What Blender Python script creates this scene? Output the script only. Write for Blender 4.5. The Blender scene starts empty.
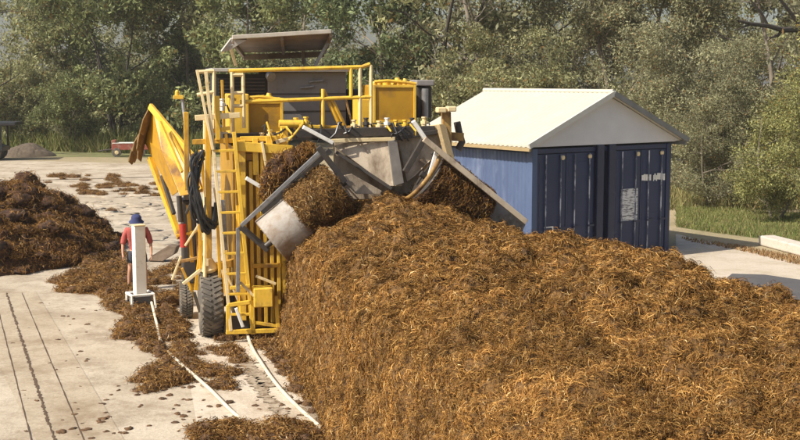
import bpy, bmesh, math, random
import numpy as np
from mathutils import Vector, Matrix

random.seed(7)
RNG = np.random.default_rng(11)
scene = bpy.context.scene
COL = scene.collection
R = math.radians

# ------------------------------------------------------------------ camera model (photo 800x440)
F = 1200.0
CAMZ = 4.8
PITCH = math.atan(142.0 / F)
CAM = Vector((0, 0, CAMZ))
FW = Vector((0, math.cos(PITCH), -math.sin(PITCH)))
UP = Vector((0, math.sin(PITCH), math.cos(PITCH)))

def ray(px, py):
    return Vector((1, 0, 0)) * ((px - 400) / F) + UP * (-(py - 220) / F) + FW

def G(px, py, z=0.0):
    d = ray(px, py)
    t = (z - CAMZ) / d.z
    return CAM + d * t

def D(px, py, dist):
    d = ray(px, py)
    return CAM + d * (dist / d.y)

# machine frame: origin at the left foot of the heap, x across, y away along the heap
O = G(285, 336)
ANG = math.atan(0.2193)
CA, SA = math.cos(ANG), math.sin(ANG)
AX = Vector((CA, SA, 0))
AY = Vector((-SA, CA, 0))

def to_local(p):
    d = p - O
    return Vector((d.dot(AX), d.dot(AY), p.z))

def to_world(p):
    return O + AX * p[0] + AY * p[1] + Vector((0, 0, p[2] if len(p) > 2 else 0))

def q(px, py, v):
    d = ray(px, py)
    t = (v - (CAM - O).dot(AY)) / d.dot(AY)
    return to_local(CAM + d * t)

# ------------------------------------------------------------------ helpers
def link(o):
    COL.objects.link(o)
    return o

def tag(o, label=None, cat=None, group=None, kind=None):
    if label: o['label'] = label
    if cat: o['category'] = cat
    if group: o['group'] = group
    if kind: o['kind'] = kind
    return o

def empty(name, loc=(0, 0, 0), rz=0.0):
    o = bpy.data.objects.new(name, None)
    o.empty_display_size = 0.3
    o.location = loc
    o.rotation_euler = (0, 0, rz)
    return link(o)

class MB:
    def __init__(self):
        self.v = []; self.f = []
    def add(self, vs, fs):
        n = len(self.v)
        self.v += [tuple(a) for a in vs]
        self.f += [tuple(i + n for i in f) for f in fs]
        return self
    def box(self, lo, hi):
        (x0, y0, z0), (x1, y1, z1) = lo, hi
        return self.add([(x0, y0, z0), (x1, y0, z0), (x1, y1, z0), (x0, y1, z0), (x0, y0, z1), (x1, y0, z1), (x1, y1, z1), (x0, y1, z1)],
                        [(3, 2, 1, 0), (4, 5, 6, 7), (0, 1, 5, 4), (1, 2, 6, 5), (2, 3, 7, 6), (3, 0, 4, 7)])
    def bar(self, a, b, w, h=None, up=(0, 0, 1)):
        a = Vector(a); b = Vector(b); h = h or w
        d = (b - a).normalized(); u = Vector(up)
        if abs(d.dot(u)) > .98: u = Vector((0, 1, 0))
        s = d.cross(u).normalized(); t = s.cross(d).normalized()
        vs = []
        for p in (a, b):
            for i, j in ((-1, -1), (1, -1), (1, 1), (-1, 1)):
                vs.append(p + s * (i * w / 2) + t * (j * h / 2))
        return self.add(vs, [(3, 2, 1, 0), (4, 5, 6, 7), (0, 1, 5, 4), (1, 2, 6, 5), (2, 3, 7, 6), (3, 0, 4, 7)])
    def tube(self, pts, r, n=8, cap=True):
        pts = [Vector(p) for p in pts]
        rs = r if isinstance(r, (list, tuple)) else [r] * len(pts)
        rings = []; prev = None
        for i, p in enumerate(pts):
            d = (pts[min(i + 1, len(pts) - 1)] - pts[max(i - 1, 0)])
            d = d.normalized() if d.length > 1e-9 else Vector((0, 0, 1))
            if prev is None:
                u = Vector((0, 0, 1)) if abs(d.z) < .9 else Vector((0, 1, 0))
                s = d.cross(u).normalized()
            else:
                s = (prev - d * prev.dot(d))
                s = s.normalized() if s.length > 1e-6 else d.orthogonal().normalized()
            prev = s
            t = d.cross(s)
            rings.append([p + (s * math.cos(2 * math.pi * k / n) + t * math.sin(2 * math.pi * k / n)) * rs[i] for k in range(n)])
        vs = [v for ring in rings for v in ring]
        fs = []
        for i in range(len(pts) - 1):
            for k in range(n):
                k2 = (k + 1) % n
                fs.append((i * n + k, i * n + k2, (i + 1) * n + k2, (i + 1) * n + k))
        if cap:
            fs.append(tuple(range(n))[::-1]); fs.append(tuple((len(pts) - 1) * n + k for k in range(n)))
        return self.add(vs, fs)
    def lathe(self, base, axis, prof, n=24, closed=False):
        base = Vector(base); d = Vector(axis).normalized(); s = d.orthogonal().normalized(); t = d.cross(s)
        vs = []
        for (r, h) in prof:
            for k in range(n):
                a = 2 * math.pi * k / n
                vs.append(base + d * h + (s * math.cos(a) + t * math.sin(a)) * r)
        fs = []; m = len(prof)
        for i in range(m if closed else m - 1):
            j = (i + 1) % m
            for k in range(n):
                k2 = (k + 1) % n
                fs.append((i * n + k, i * n + k2, j * n + k2, j * n + k))
        if not closed:
            fs.append(tuple(range(n))[::-1]); fs.append(tuple((m - 1) * n + k for k in range(n)))
        return self.add(vs, fs)
    def prism(self, poly, off):
        off = Vector(off); n = len(poly)
        a = [Vector(p) for p in poly]; b = [p + off for p in a]
        fs = [tuple(range(n)), tuple(range(2 * n - 1, n - 1, -1))]
        for i in range(n):
            j = (i + 1) % n
            fs.append((i, i + n, j + n, j))
        return self.add(a + b, fs)
    def build(self, name, m, parent=None, bevel=0.0, smooth=False):
        me = bpy.data.meshes.new(name)
        me.from_pydata(self.v, [], self.f)
        bm = bmesh.new(); bm.from_mesh(me)
        bmesh.ops.recalc_face_normals(bm, faces=bm.faces)
        bm.to_mesh(me); bm.free()
        if smooth:
            me.polygons.foreach_set('use_smooth', [True] * len(me.polygons))
            me.set_sharp_from_angle(angle=R(40))
        me.materials.append(m)
        o = link(bpy.data.objects.new(name, me))
        if parent: o.parent = parent
        if bevel:
            b = o.modifiers.new('bevel', 'BEVEL'); b.width = bevel; b.segments = 2; b.limit_method = 'ANGLE'
        return o

def np_mesh(name, V, Fq, m, parent=None, cols=None, smooth=False):
    me = bpy.data.meshes.new(name)
    nv, nf, k = len(V), len(Fq), Fq.shape[1]
    me.vertices.add(nv); me.vertices.foreach_set('co', np.ascontiguousarray(V, np.float32).ravel())
    me.loops.add(nf * k); me.loops.foreach_set('vertex_index', np.ascontiguousarray(Fq, np.int32).ravel())
    me.polygons.add(nf); me.polygons.foreach_set('loop_start', np.arange(0, nf * k, k, dtype=np.int32))
    me.update(calc_edges=True)
    if smooth: me.polygons.foreach_set('use_smooth', np.ones(nf, bool))
    if cols is not None:
        a = me.color_attributes.new('tint', 'FLOAT_COLOR', 'POINT')
        c4 = np.ones((nv, 4), np.float32); c4[:, :3] = cols
        a.data.foreach_set('color', c4.ravel())
    me.materials.append(m)
    o = link(bpy.data.objects.new(name, me))
    if parent: o.parent = parent
    return o

_tab = RNG.random((64, 64, 64)).astype(np.float32)
def vnoise(P, scale, seed=0):
    P = np.asarray(P, np.float32) * scale + seed * 13.37 + 1000
    i = np.floor(P).astype(int); f = P - i; f = f * f * (3 - 2 * f)
    i0 = i & 63; i1 = (i + 1) & 63
    def g(a, b, c): return _tab[a, b, c]
    x0, y0, z0 = i0[..., 0], i0[..., 1], i0[..., 2]; x1, y1, z1 = i1[..., 0], i1[..., 1], i1[..., 2]
    fx, fy, fz = f[..., 0], f[..., 1], f[..., 2]
    c00 = g(x0, y0, z0) * (1 - fx) + g(x1, y0, z0) * fx
    c10 = g(x0, y1, z0) * (1 - fx) + g(x1, y1, z0) * fx
    c01 = g(x0, y0, z1) * (1 - fx) + g(x1, y0, z1) * fx
    c11 = g(x0, y1, z1) * (1 - fx) + g(x1, y1, z1) * fx
    return (c00 * (1 - fy) + c10 * fy) * (1 - fz) + (c01 * (1 - fy) + c11 * fy) * fz

# ------------------------------------------------------------------ materials
def nodes_of(name):
    m = bpy.data.materials.new(name); m.use_nodes = True
    nt = m.node_tree; return m, nt, nt.nodes, nt.links, nt.nodes['Principled BSDF']

def mat(name, c1, c2=None, scale=4.0, rough=.6, metal=0.0, bump=0.0, bscale=30.0, dirt=None, dscale=2.0, dlo=.5, dhi=.65, stretch=(1, 1, 1)):
    m, nt, N, L, b = nodes_of(name)
    b.inputs['Roughness'].default_value = rough; b.inputs['Metallic'].default_value = metal
    tc = N.new('ShaderNodeTexCoord'); mp = N.new('ShaderNodeMapping'); mp.inputs['Scale'].default_value = stretch
    L.new(tc.outputs['Object'], mp.inputs['Vector'])
    def noise(s, det=6):
        n = N.new('ShaderNodeTexNoise'); n.inputs['Scale'].default_value = s; n.inputs['Detail'].default_value = det
        n.inputs['Roughness'].default_value = .65; L.new(mp.outputs[0], n.inputs['Vector']); return n
    def ramp(src, lo, hi):
        r = N.new('ShaderNodeMapRange'); r.inputs['From Min'].default_value = lo; r.inputs['From Max'].default_value = hi
        L.new(src, r.inputs['Value']); return r.outputs[0]
    def mix(f, a, bb):
        x = N.new('ShaderNodeMix'); x.data_type = 'RGBA'; L.new(f, x.inputs['Factor'])
        for s, k in ((a, 6), (bb, 7)):
            if isinstance(s, tuple): x.inputs[k].default_value = (*s, 1)
            else: L.new(s, x.inputs[k])
        return x.outputs[2]
    c = mix(ramp(noise(scale).outputs[0], .32, .68), c1, c2 or c1)
    if dirt:
        c = mix(ramp(noise(dscale, 9).outputs[0], dlo, dhi), c, dirt)
    L.new(c, b.inputs['Base Color'])
    if bump:
        bp = N.new('ShaderNodeBump'); bp.inputs['Strength'].default_value = bump; bp.inputs['Distance'].default_value = .02
        L.new(noise(bscale).outputs[0], bp.inputs['Height']); L.new(bp.outputs[0], b.inputs['Normal'])
    return m

def tint_mat(name, rough=.8, trans=0.0, mul=(1, 1, 1)):
    m, nt, N, L, b = nodes_of(name)
    a = N.new('ShaderNodeVertexColor'); a.layer_name = 'tint'
    x = N.new('ShaderNodeMix'); x.data_type = 'RGBA'; x.blend_type = 'MULTIPLY'; x.inputs['Factor'].default_value = 1
    L.new(a.outputs[0], x.inputs[6]); x.inputs[7].default_value = (*mul, 1)
    L.new(x.outputs[2], b.inputs['Base Color']); b.inputs['Roughness'].default_value = rough
    b.inputs['Specular IOR Level'].default_value = .3 if rough < .7 else .08
    if trans:
        t = N.new('ShaderNodeBsdfTranslucent'); L.new(x.outputs[2], t.inputs['Color'])
        mx = N.new('ShaderNodeMixShader'); mx.inputs[0].default_value = trans
        L.new(b.outputs[0], mx.inputs[1]); L.new(t.outputs[0], mx.inputs[2])
        L.new(mx.outputs[0], N['Material Output'].inputs['Surface'])
    return m

YEL = mat('yellow_paint', (.70, .40, .025), (.54, .28, .015), 3, .45, 0, .2, 40, (.20, .105, .04), 2.6, .46, .68, (1, 1, .45))
YELB = mat('bright_yellow_paint', (.78, .50, .06), (.64, .38, .03), 5, .45, 0, .15, 40, (.30, .17, .06), 4, .53, .72, (1, 1, .5))
OCH = mat('ochre_paint', (.46, .25, .012), (.38, .19, .01), 4, .5, 0, .15, 40, (.22, .12, .03), 3, .55, .75)
CREAM = mat('cream_rail_paint', (.74, .60, .36), (.66, .50, .24), 7, .5, 0, .1, 40, (.34, .22, .1), 6, .58, .74)
WHITE = mat('white_paint', (.78, .76, .70), (.70, .67, .6), 5, .5, 0, .1, 30, (.38, .28, .18), 5, .6, .8)
GREY = mat('grey_sheet', (.20, .185, .175), (.165, .15, .14), 3, .55, 0, .12, 25, (.11, .085, .07), 3, .55, .75)
STEEL = mat('worn_steel', (.50, .41, .30), (.40, .32, .23), 2.5, .6, .0, .3, 25, (.12, .075, .04), 2.2, .5, .7, (1, 1, .5))
DRUM = mat('drum_steel', (.36, .33, .29), (.25, .215, .18), 3, .65, .0, .4, 20, (.19, .11, .05), 2.5, .45, .66)
DARK = mat('dark_steel', (.045, .042, .04), (.075, .06, .048), 6, .5, .3, .2, 30, (.10, .06, .03), 5, .55, .75)
BARE = mat('bare_bar_steel', (.33, .33, .34), (.22, .21, .2), 6, .4, .5, .1, 30, (.10, .06, .03), 5, .55, .75)
RUSTY = mat('rust_yellow', (.42, .26, .07), (.30, .16, .05), 6, .7, 0, .3, 30, (.14, .07, .03), 5, .45, .65)
RUBBER = mat('tyre_rubber', (.07, .062, .052), (.13, .11, .085), 8, .8, 0, .2, 60, (.26, .21, .15), 4, .52, .75)
HOSEB = mat('black_hose', (.012, .012, .013), (.03, .03, .03), 8, .4)
REDP = mat('red_paint', (.42, .03, .02), (.30, .03, .02), 6, .5, 0, .1, 30, (.2, .1, .06), 4, .55, .75)
ROOFU = mat('weathered_canopy', (.24, .175, .11), (.16, .11, .07), 3, .7, 0, .2, 20, (.12, .08, .05), 3, .5, .75)
CURT = mat('rubber_curtain', (.27, .17, .07), (.15, .09, .035), 9, .9, 0, .4, 30)
NAVY = mat('navy_container_paint', (.014, .024, .068), (.019, .030, .078), 2, .5, 0, .1, 30, (.05, .055, .075), 2.2, .58, .8, (1, 1, .35))
BLUE = mat('faded_blue_paint', (.075, .11, .20), (.05, .075, .15), 1.6, .55, 0, .1, 30, (.17, .21, .30), 1.5, .55, .8, (1, 1, .4))
ROOFW = mat('white_roof_sheet', (.49, .465, .385), (.44, .415, .335), 1.5, .45, 0, .05, 30, (.55, .5, .42), 1.5, .6, .85)
GABLE = mat('gable_board', (.60, .59, .58), (.54, .53, .52), 2, .7)
TIMB = mat('timber', (.36, .26, .13), (.26, .19, .09), 4, .7, stretch=(8, 1, 8))
TRIM = mat('grey_trim', (.20, .20, .19), (.15, .15, .14), 3, .5)
BARK = mat('bark', (.16, .13, .095), (.24, .20, .15), 5, .9, 0, .5, 14, (.05, .04, .03), 3, .5, .7, (1, 1, .3))
BARKD = mat('dark_bark', (.03, .025, .02), (.06, .048, .036), 5, .9, 0, .5, 14)
SKIN = mat('skin', (.50, .27, .17), (.44, .22, .13), 12, .55)
SHIRT = mat('salmon_shirt', (.46, .105, .085), (.36, .075, .065), 9, .9, 0, .9, 11)
SHORT = mat('dark_shorts', (.05, .05, .065), (.035, .035, .045), 9, .9, 0, .3, 25)
HATM = mat('navy_hat', (.035, .045, .13), (.025, .03, .09), 15, .9)
SHOE = mat('pale_boot', (.55, .46, .34), (.4, .3, .2), 15, .8)
HAIR = mat('dark_hair', (.03, .02, .013), (.05, .03, .02), 30, .8)
BLACKT = mat('black_truck_paint', (.010, .011, .014), (.02, .02, .022), 4, .35)
EYE = mat('eye_white', (.6, .58, .55), (.55, .53, .5), 30, .3)
STRAW = tint_mat('straw_strands', .95, .10, (.86, .78, .72))
DARKSTRAW = tint_mat('dark_straw_strands', .9, .1, (.70, .63, .62))
GRASSM = tint_mat('grass_blades', .8, .3)
HEAPM = mat('heap_core', (.27, .14, .038), (.11, .054, .014), 34, .95, 0, 1.0, 70, (.045, .022, .008), 14, .48, .62)
HEAPD = mat('dark_heap_core', (.085, .038, .015), (.045, .02, .009), 8, .95, 0, .9, 45, (.02, .01, .006), 4, .48, .7)
LITTER = mat('litter_core', (.15, .08, .034), (.085, .044, .019), 8, .95, 0, .9, 45, (.04, .02, .01), 4, .5, .7)
SOIL = mat('grey_soil', (.12, .09, .06), (.07, .05, .035), 4, .95, 0, .6, 20)
LEAF_G = tint_mat('gum_leaves_green', .6, .4, (1.2, 1.28, .80))
LEAF_O = tint_mat('gum_leaves_olive', .6, .4, (1.35, 1.3, .92))
LEAF_P = tint_mat('gum_leaves_pale', .6, .4, (1.42, 1.34, 1.12))
LEAF_D = tint_mat('gum_leaves_dark', .6, .3, (.72, .86, .55))
LEAF_B = tint_mat('shrub_leaves', .6, .35, (1.3, 1.24, .66))

def ground_mat(name, base, light, stain, joints=False):
    m, nt, N, L, b = nodes_of(name)
    b.inputs['Roughness'].default_value = .9
    tc = N.new('ShaderNodeTexCoord')
    def noise(s, det=8, ro=.65, warp=None):
        n = N.new('ShaderNodeTexNoise'); n.inputs['Scale'].default_value = s; n.inputs['Detail'].default_value = det
        n.inputs['Roughness'].default_value = ro; L.new(tc.outputs['Object'], n.inputs['Vector']); return n.outputs[0]
    def ramp(src, lo, hi, to=1.0):
        r = N.new('ShaderNodeMapRange'); r.inputs['From Min'].default_value = lo; r.inputs['From Max'].default_value = hi
        r.inputs['To Max'].default_value = to; L.new(src, r.inputs['Value']); return r.outputs[0]
    def mix(f, a, bb):
        x = N.new('ShaderNodeMix'); x.data_type = 'RGBA'; L.new(f, x.inputs['Factor'])
        for s, k in ((a, 6), (bb, 7)):
            if isinstance(s, tuple): x.inputs[k].default_value = (*s, 1)
            else: L.new(s, x.inputs[k])
        return x.outputs[2]
    c = mix(ramp(noise(.35), .35, .65), base, light)
    c = mix(ramp(noise(.8, 12, .8), .46, .62, .85), c, stain)
    c = mix(ramp(noise(3.5, 10, .8), .55, .68, .6), c, tuple(x * .8 for x in stain))
    c = mix(ramp(noise(9, 10, .75), .56, .72, .55), c, tuple(x * .55 for x in stain))
    c = mix(ramp(noise(22, 6, .8), .42, .62, .55), c, tuple(x * .7 for x in base))
    L.new(c, b.inputs['Base Color'])
    bp = N.new('ShaderNodeBump'); bp.inputs['Strength'].default_value = .5; bp.inputs['Distance'].default_value = .03
    L.new(noise(12, 10, .75), bp.inputs['Height']); L.new(bp.outputs[0], b.inputs['Normal'])
    return m

CONC = ground_mat('stained_concrete', (.41, .335, .24), (.55, .47, .36), (.19, .13, .075))
CONCL = ground_mat('pale_concrete', (.54, .46, .355), (.60, .52, .41), (.33, .24, .15))
SLABM = ground_mat('tan_concrete', (.38, .305, .21), (.47, .39, .285), (.22, .15, .085))
EARTH = ground_mat('dry_earth', (.36, .28, .17), (.30, .25, .13), (.20, .16, .08))
GRAVEL = ground_mat('pale_gravel', (.50, .42, .32), (.56, .48, .38), (.36, .28, .18))
DARKG = ground_mat('dark_grey_ground', (.085, .08, .08), (.10, .095, .095), (.065, .06, .06))
GRASSG = ground_mat('grass_soil', (.14, .16, .05), (.18, .18, .07), (.24, .18, .09))

# ------------------------------------------------------------------ setting
def sheet(name, pts, z, m, kind='structure'):
    me = bpy.data.meshes.new(name)
    me.from_pydata([(p[0], p[1], z) for p in pts], [], [tuple(range(len(pts)))])
    me.materials.append(m)
    o = link(bpy.data.objects.new(name, me)); o['kind'] = kind
    if me.polygons[0].normal.z < 0: me.flip_normals()
    return o

sheet('ground', [(-500, -60), (500, -60), (500, 900), (-500, 900)], 0, EARTH)
yard = [(-60, -20), (9, -20), (7.9, 30), (6, 60), (-60, 84)]
sheet('yard', yard, .004, CONC)
def GP(*pts): return [G(x, y) for x, y in pts]
sheet('gravel_road', [G(676, 300), G(676, 234), G(700, 240), G(740, 249), G(830, 272), G(1000, 312), G(1000, 560), G(640, 560)], .008, GRAVEL)
# pale washed strip beside the machine, and the tan slab with joints at the left
sheet('pale_slab', [to_world((-1.9, 4)), to_world((-.35, 4)), to_world((-.35, -14)), to_world((-1.9, -14))], .008, CONCL)
sheet('pavement', [G(3, 292), G(36, 292), G(124, 440), G(170, 520), G(70, 520), G(36, 440), G(-20, 330)], .012, SLABM)
sheet('dark_patch', [G(732, 274), G(765, 275), G(800, 280), G(900, 290), G(900, 330), G(700, 300)], .012, DARKG)  # flat dark grey patch laid over the gravel road
grass_poly = [G(676, 210), G(800, 214), G(830, 243), G(770, 240), G(715, 233), G(676, 227)]
sheet('grass_verge', grass_poly, .006, GRASSG)
verge2 = [(-60, 79), (-14, 72.5), (-8, 74), (-8, 130), (-60, 130)]
sheet('grass_bank', verge2, .010, GRASSG)

# drain channel with its crumbling dark joint, and two fine joints
m = MB()
def joint(p0, p1, w, nseg, z, jag):
    a = G(*p0); b = G(*p1); d = (b - a); s = Vector((d.y, -d.x, 0)).normalized()
    vs = []; fs = []
    for i in range(nseg + 1):
        p = a + d * (i / nseg)
        w1 = w * (1 + jag * random.uniform(-1, 1)); w2 = w * (1 + jag * random.uniform(-1, 1))
        vs += [(p.x - s.x * w1, p.y - s.y * w1, z), (p.x + s.x * w2, p.y + s.y * w2, z)]
    for i in range(nseg): fs.append((2 * i, 2 * i + 1, 2 * i + 3, 2 * i + 2))
    m.add(vs, fs)
joint((6.4, 293.5), (58, 452), .020, 200, .020, .9)
joint((22, 293.5), (96, 470), .008, 60, .020, .6)
joint((-2, 310), (36, 460), .008, 60, .020, .6)
DRAIN = mat('joint_dirt', (.07, .042, .022), (.10, .06, .035), 12, .95)
tt = MB(); m_keep = m; m = tt
joint((224, 342), (270, 388), .12, 60, .020, .45); joint((250, 378), (296, 432), .09, 60, .020, .7)
tk_ = m.build('tyre_track', mat('track_dirt', (.26, .20, .135), (.42, .35, .26), 7, .95, 0, 0, 30, (.16, .11, .065), 9, .45, .6)); tk_['kind'] = 'structure'; m = m_keep
o = m.build('pavement_joints', DRAIN); o['kind'] = 'structure'
m = MB(); joint((-30, 182), (210, 176), .10, 60, .016, .5)
joint((150, 176), (330, 174), .06, 40, .016, .5)
o = m.build('yard_joint', DRAIN); o['kind'] = 'structure'

# ------------------------------------------------------------------ straw strands
PAL = np.array([(.40, .245, .083), (.30, .172, .052), (.20, .105, .032), (.48, .32, .12), (.12, .06, .02), (.26, .138, .04), (.58, .45, .23)], np.float32)
PALW = np.array([.20, .27, .20, .05, .12, .14, .02]); PALW = PALW / PALW.sum()

def strands(P, Nn, flow, Lr, Wr, lift, curl, rng, pal=PAL, w=PALW, segs=3, scl=None):
    """curved flat ribbons lying on a surface: P points, Nn normals, flow preferred directions"""
    n = len(P)
    T = flow + rng.normal(0, .8, (n, 3)); T -= Nn * (T * Nn).sum(1, keepdims=True)
    T /= np.linalg.norm(T, axis=1, keepdims=True) + 1e-9
    B = np.cross(Nn, T)
    Ls = rng.uniform(*Lr, n)[:, None]; Ws = rng.uniform(*Wr, n)[:, None]
    if scl is not None: Ls = Ls * scl[:, None]; Ws = Ws * scl[:, None]
    cv = rng.normal(0, curl, n)[:, None]; hf = np.abs(rng.normal(0, lift, n))[:, None]; tip = rng.normal(0, lift * .6, n)[:, None]
    roll = rng.uniform(-1.2, 1.2, n)[:, None]; side = B * np.cos(roll) + Nn * np.sin(roll)
    V = np.zeros((n, (segs + 1) * 2, 3), np.float32)
    for k in range(segs + 1):
        t = k / segs - .5
        c = P + T * Ls * t + B * cv * Ls * (t * t * 2 - .25) + Nn * (hf * (1 - 3.2 * t * t) + tip * t + .006)
        ww = Ws * (.5 if 0 < k < segs else .25)
        V[:, 2 * k] = c - side * ww; V[:, 2 * k + 1] = c + side * ww
    base = (np.arange(n) * (segs + 1) * 2)[:, None]
    Fs = []
    for k in range(segs):
        Fs.append(base + np.array([2 * k, 2 * k + 1, 2 * k + 3, 2 * k + 2]))
    Fq = np.stack(Fs, 1).reshape(-1, 4)
    ci = rng.choice(len(pal), n, p=w); c = pal[ci] * rng.uniform(.7, 1.25, (n, 1)) * (.55 + .9 * vnoise(P, 3.5, 17))[:, None]
    C = np.repeat(c[:, None, :], (segs + 1) * 2, axis=1)
    return V.reshape(-1, 3), Fq, C.reshape(-1, 3)

def grid_faces(nu, nv):
    i = np.arange(nu - 1)[:, None] * nv + np.arange(nv - 1)[None, :]
    return np.stack([i, i + nv, i + nv + 1, i + 1], -1).reshape(-1, 4)

def grid_normals(V, nu, nv):
    g = V.reshape(nu, nv, 3)
    n = np.cross(np.gradient(g, axis=0), np.gradient(g, axis=1)); n /= np.linalg.norm(n, axis=2, keepdims=True) + 1e-9
    return n.reshape(-1, 3)

# ---- the long windrow coming out of the machine towards the camera (machine local coordinates)
prof = np.array([(-.18, -.05), (-.08, .25), (.0, .7), (.06, 1.25), (.17, 1.74), (.42, 2.08), (.92, 2.27), (1.7, 2.39), (2.5, 2.42), (3.3, 2.40),
                 (4.1, 2.36), (4.7, 2.24), (5.15, 1.95), (5.55, 1.45), (5.9, .8), (6.15, .25), (6.3, -.05)])
seg = np.r_[0, np.cumsum(np.linalg.norm(np.diff(prof, axis=0), axis=1))]
NV = 290; NU = 600
ss = np.linspace(0, seg[-1], NV)
px_ = np.interp(ss, seg, prof[:, 0]); pz_ = np.interp(ss, seg, prof[:, 1])
for _ in range(6):
    px_[1:-1] = (px_[:-2] + px_[1:-1] * 2 + px_[2:]) / 4; pz_[1:-1] = (pz_[:-2] + pz_[1:-1] * 2 + pz_[2:]) / 4
yy = np.linspace(1.6, -18, NU)
X, Y = np.meshgrid(px_, yy); Z = np.tile(pz_, (NU, 1)); X = X.T.T.copy()
V = np.stack([X, Y, Z], -1).reshape(-1, 3)
# the far end slumps inside the tunnel
V = V.astype(np.float32)
nearm = np.clip((V[:, 1] + 10.5) / 8, 0, 1); nearm = np.maximum(nearm * nearm * (3 - 2 * nearm), .34)
over = np.maximum(V[:, 0] - 2.0, 0)
V[:, 0] -= over * .16 * nearm
V[:, 2] += .09 * np.clip((V[:, 2] - 1) / 1.2, 0, 1)
V[:, 2] -= np.clip(over / 2.6, 0, 1) ** 1.2 * .52 * nearm * np.clip(V[:, 2], 0, 1)
V[:, 2] -= .13 * nearm * np.clip((V[:, 2] - 1) / 1.2, 0, 1)
Nn = grid_normals(V, NU, NV)
if Nn[NV // 2 + NV * 10, 2] < 0: Nn = -Nn
big = (vnoise(V, .9, 1) - .5) * .20 + (vnoise(V, 2.1, 2) - .5) * .32
Vw = V + .12 * np.stack([vnoise(V, 3, 5), vnoise(V, 3, 6), vnoise(V, 3, 7)], -1)
med = (np.abs(vnoise(Vw, 3.4, 3) - .5)) * .30 + (np.abs(vnoise(Vw, 9, 4) - .5)) * .15
fine = (vnoise(V, 24, 8) - .5) * .05
topness = np.clip(Nn[:, 2], 0, 1)
V2 = V + Nn * ((big * (.35 + .65 * topness)) + med * (.5 + 1.0 * topness) + fine)[:, None]
V2[:, 2] = np.maximum(V2[:, 2], -.05)
Fq = grid_faces(NU, NV)
heap = np_mesh('compost_heap', V2, Fq, HEAPM, None, None, True)
heap.location = O; heap.rotation_euler = (0, 0, ANG)
tag(heap, 'long golden brown compost windrow filling the foreground behind the yellow machine', 'compost heap')
Nn2 = grid_normals(V2, NU, NV)
if Nn2[NV // 2 + NV * 10, 2] < 0: Nn2 = -Nn2
camL = np.array(to_local(CAM)[:]); dcam = np.linalg.norm(V2 - camL, axis=1)
rng = np.random.default_rng(5)
vis = (V2[:, 1] > -16.5) & (V2[:, 0] < 5.4) & (V2[:, 1] < .8)
ids = np.where(vis)[0]; idp = (1 / dcam[ids]) ** 1.3; idp = idp / idp.sum(); lsc = np.clip(dcam / 15, .68, 1)
def heap_strands(n, Lr, Wr, lift, curl, seed, big_top=False):
    rng = np.random.default_rng(seed)
    idx = rng.choice(ids, n, p=idp)
    if big_top:
        idx = idx[rng.random(n) < np.clip(topness[idx] * 1.2, .12, 1)]
    P = V2[idx] + rng.normal(0, .02, (len(idx), 3)); N_ = Nn2[idx] * .5 + Nn[idx] * .5; N_ /= np.linalg.norm(N_, axis=1, keepdims=True) + 1e-9
    a = vnoise(P, .9, 21) * 7 + vnoise(P, 2.3, 22) * 5
    fl = np.stack([np.cos(a), np.sin(a), np.zeros(len(P))], -1)
    down = np.array([0, 0, -1.0]); sw = (1 - topness[idx])[:, None]
    fl = fl * (1 - sw * .5) * .8 + down * sw * .5
    return strands(P, N_, fl, Lr, Wr, lift, curl, rng, scl=lsc[idx])
def tufts(n, m, seed, Lr, Wr, spread, zone):
    """matted wisps: m thin strands that share a place, a direction and a tint"""
    rng = np.random.default_rng(seed)
    idx = rng.choice(ids, n, p=idp); idx = idx[rng.random(n) < zone(idx)]; k = len(idx)
    N0 = Nn2[idx] * .6 + Nn[idx] * .4; N0 /= np.linalg.norm(N0, axis=1, keepdims=True)
    P0 = V2[idx]; a = vnoise(P0, .9, 21) * 7 + vnoise(P0, 2.3, 22) * 6 + rng.normal(0, .7, k)
    sw = (1 - topness[idx])[:, None]
    fl = np.stack([np.cos(a), np.sin(a), 0 * a], -1) * (1 - sw * .6) + np.array([0, .15, -1.0]) * sw * .9
    cv = rng.normal(0, 1.1, k)
    rp = lambda q_: np.repeat(q_, m, 0)
    P = rp(P0) + rng.normal(0, spread, (k * m, 3)) * (1 - .6 * np.abs(rp(N0)))
    v, f, c = strands(P, rp(N0), rp(fl) * 2.2, Lr, Wr, .026, .45, rng, scl=rp(lsc[idx]))
    tone = rp(rng.uniform(.5, 1.4, k) * (.6 + .8 * vnoise(P0, 1.6, 44))); c = c * np.repeat(tone, 8)[:, None]
    return v, f, c
parts_ = [heap_strands(300000, (.025, .08), (.004, .011), .014, .9, 31),
          tufts(52000, 10, 35, (.06, .16), (.004, .010), .026, lambda i: np.clip(topness[i] * 1.5, .18, 1)),
          heap_strands(3000, (.18, .30), (.005, .009), .05, .9, 33, True)]
def join_np(parts):
    Vs, Fs, Cs = [], [], []; n = 0
    for v, f, c in parts:
        Vs.append(v); Fs.append(f + n); Cs.append(c); n += len(v)
    return np.concatenate(Vs), np.concatenate(Fs), np.concatenate(Cs)
v, f, c = join_np(parts_)
o = np_mesh('loose_straw', v, f, STRAW, heap, c); o['kind'] = 'stuff'

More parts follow.
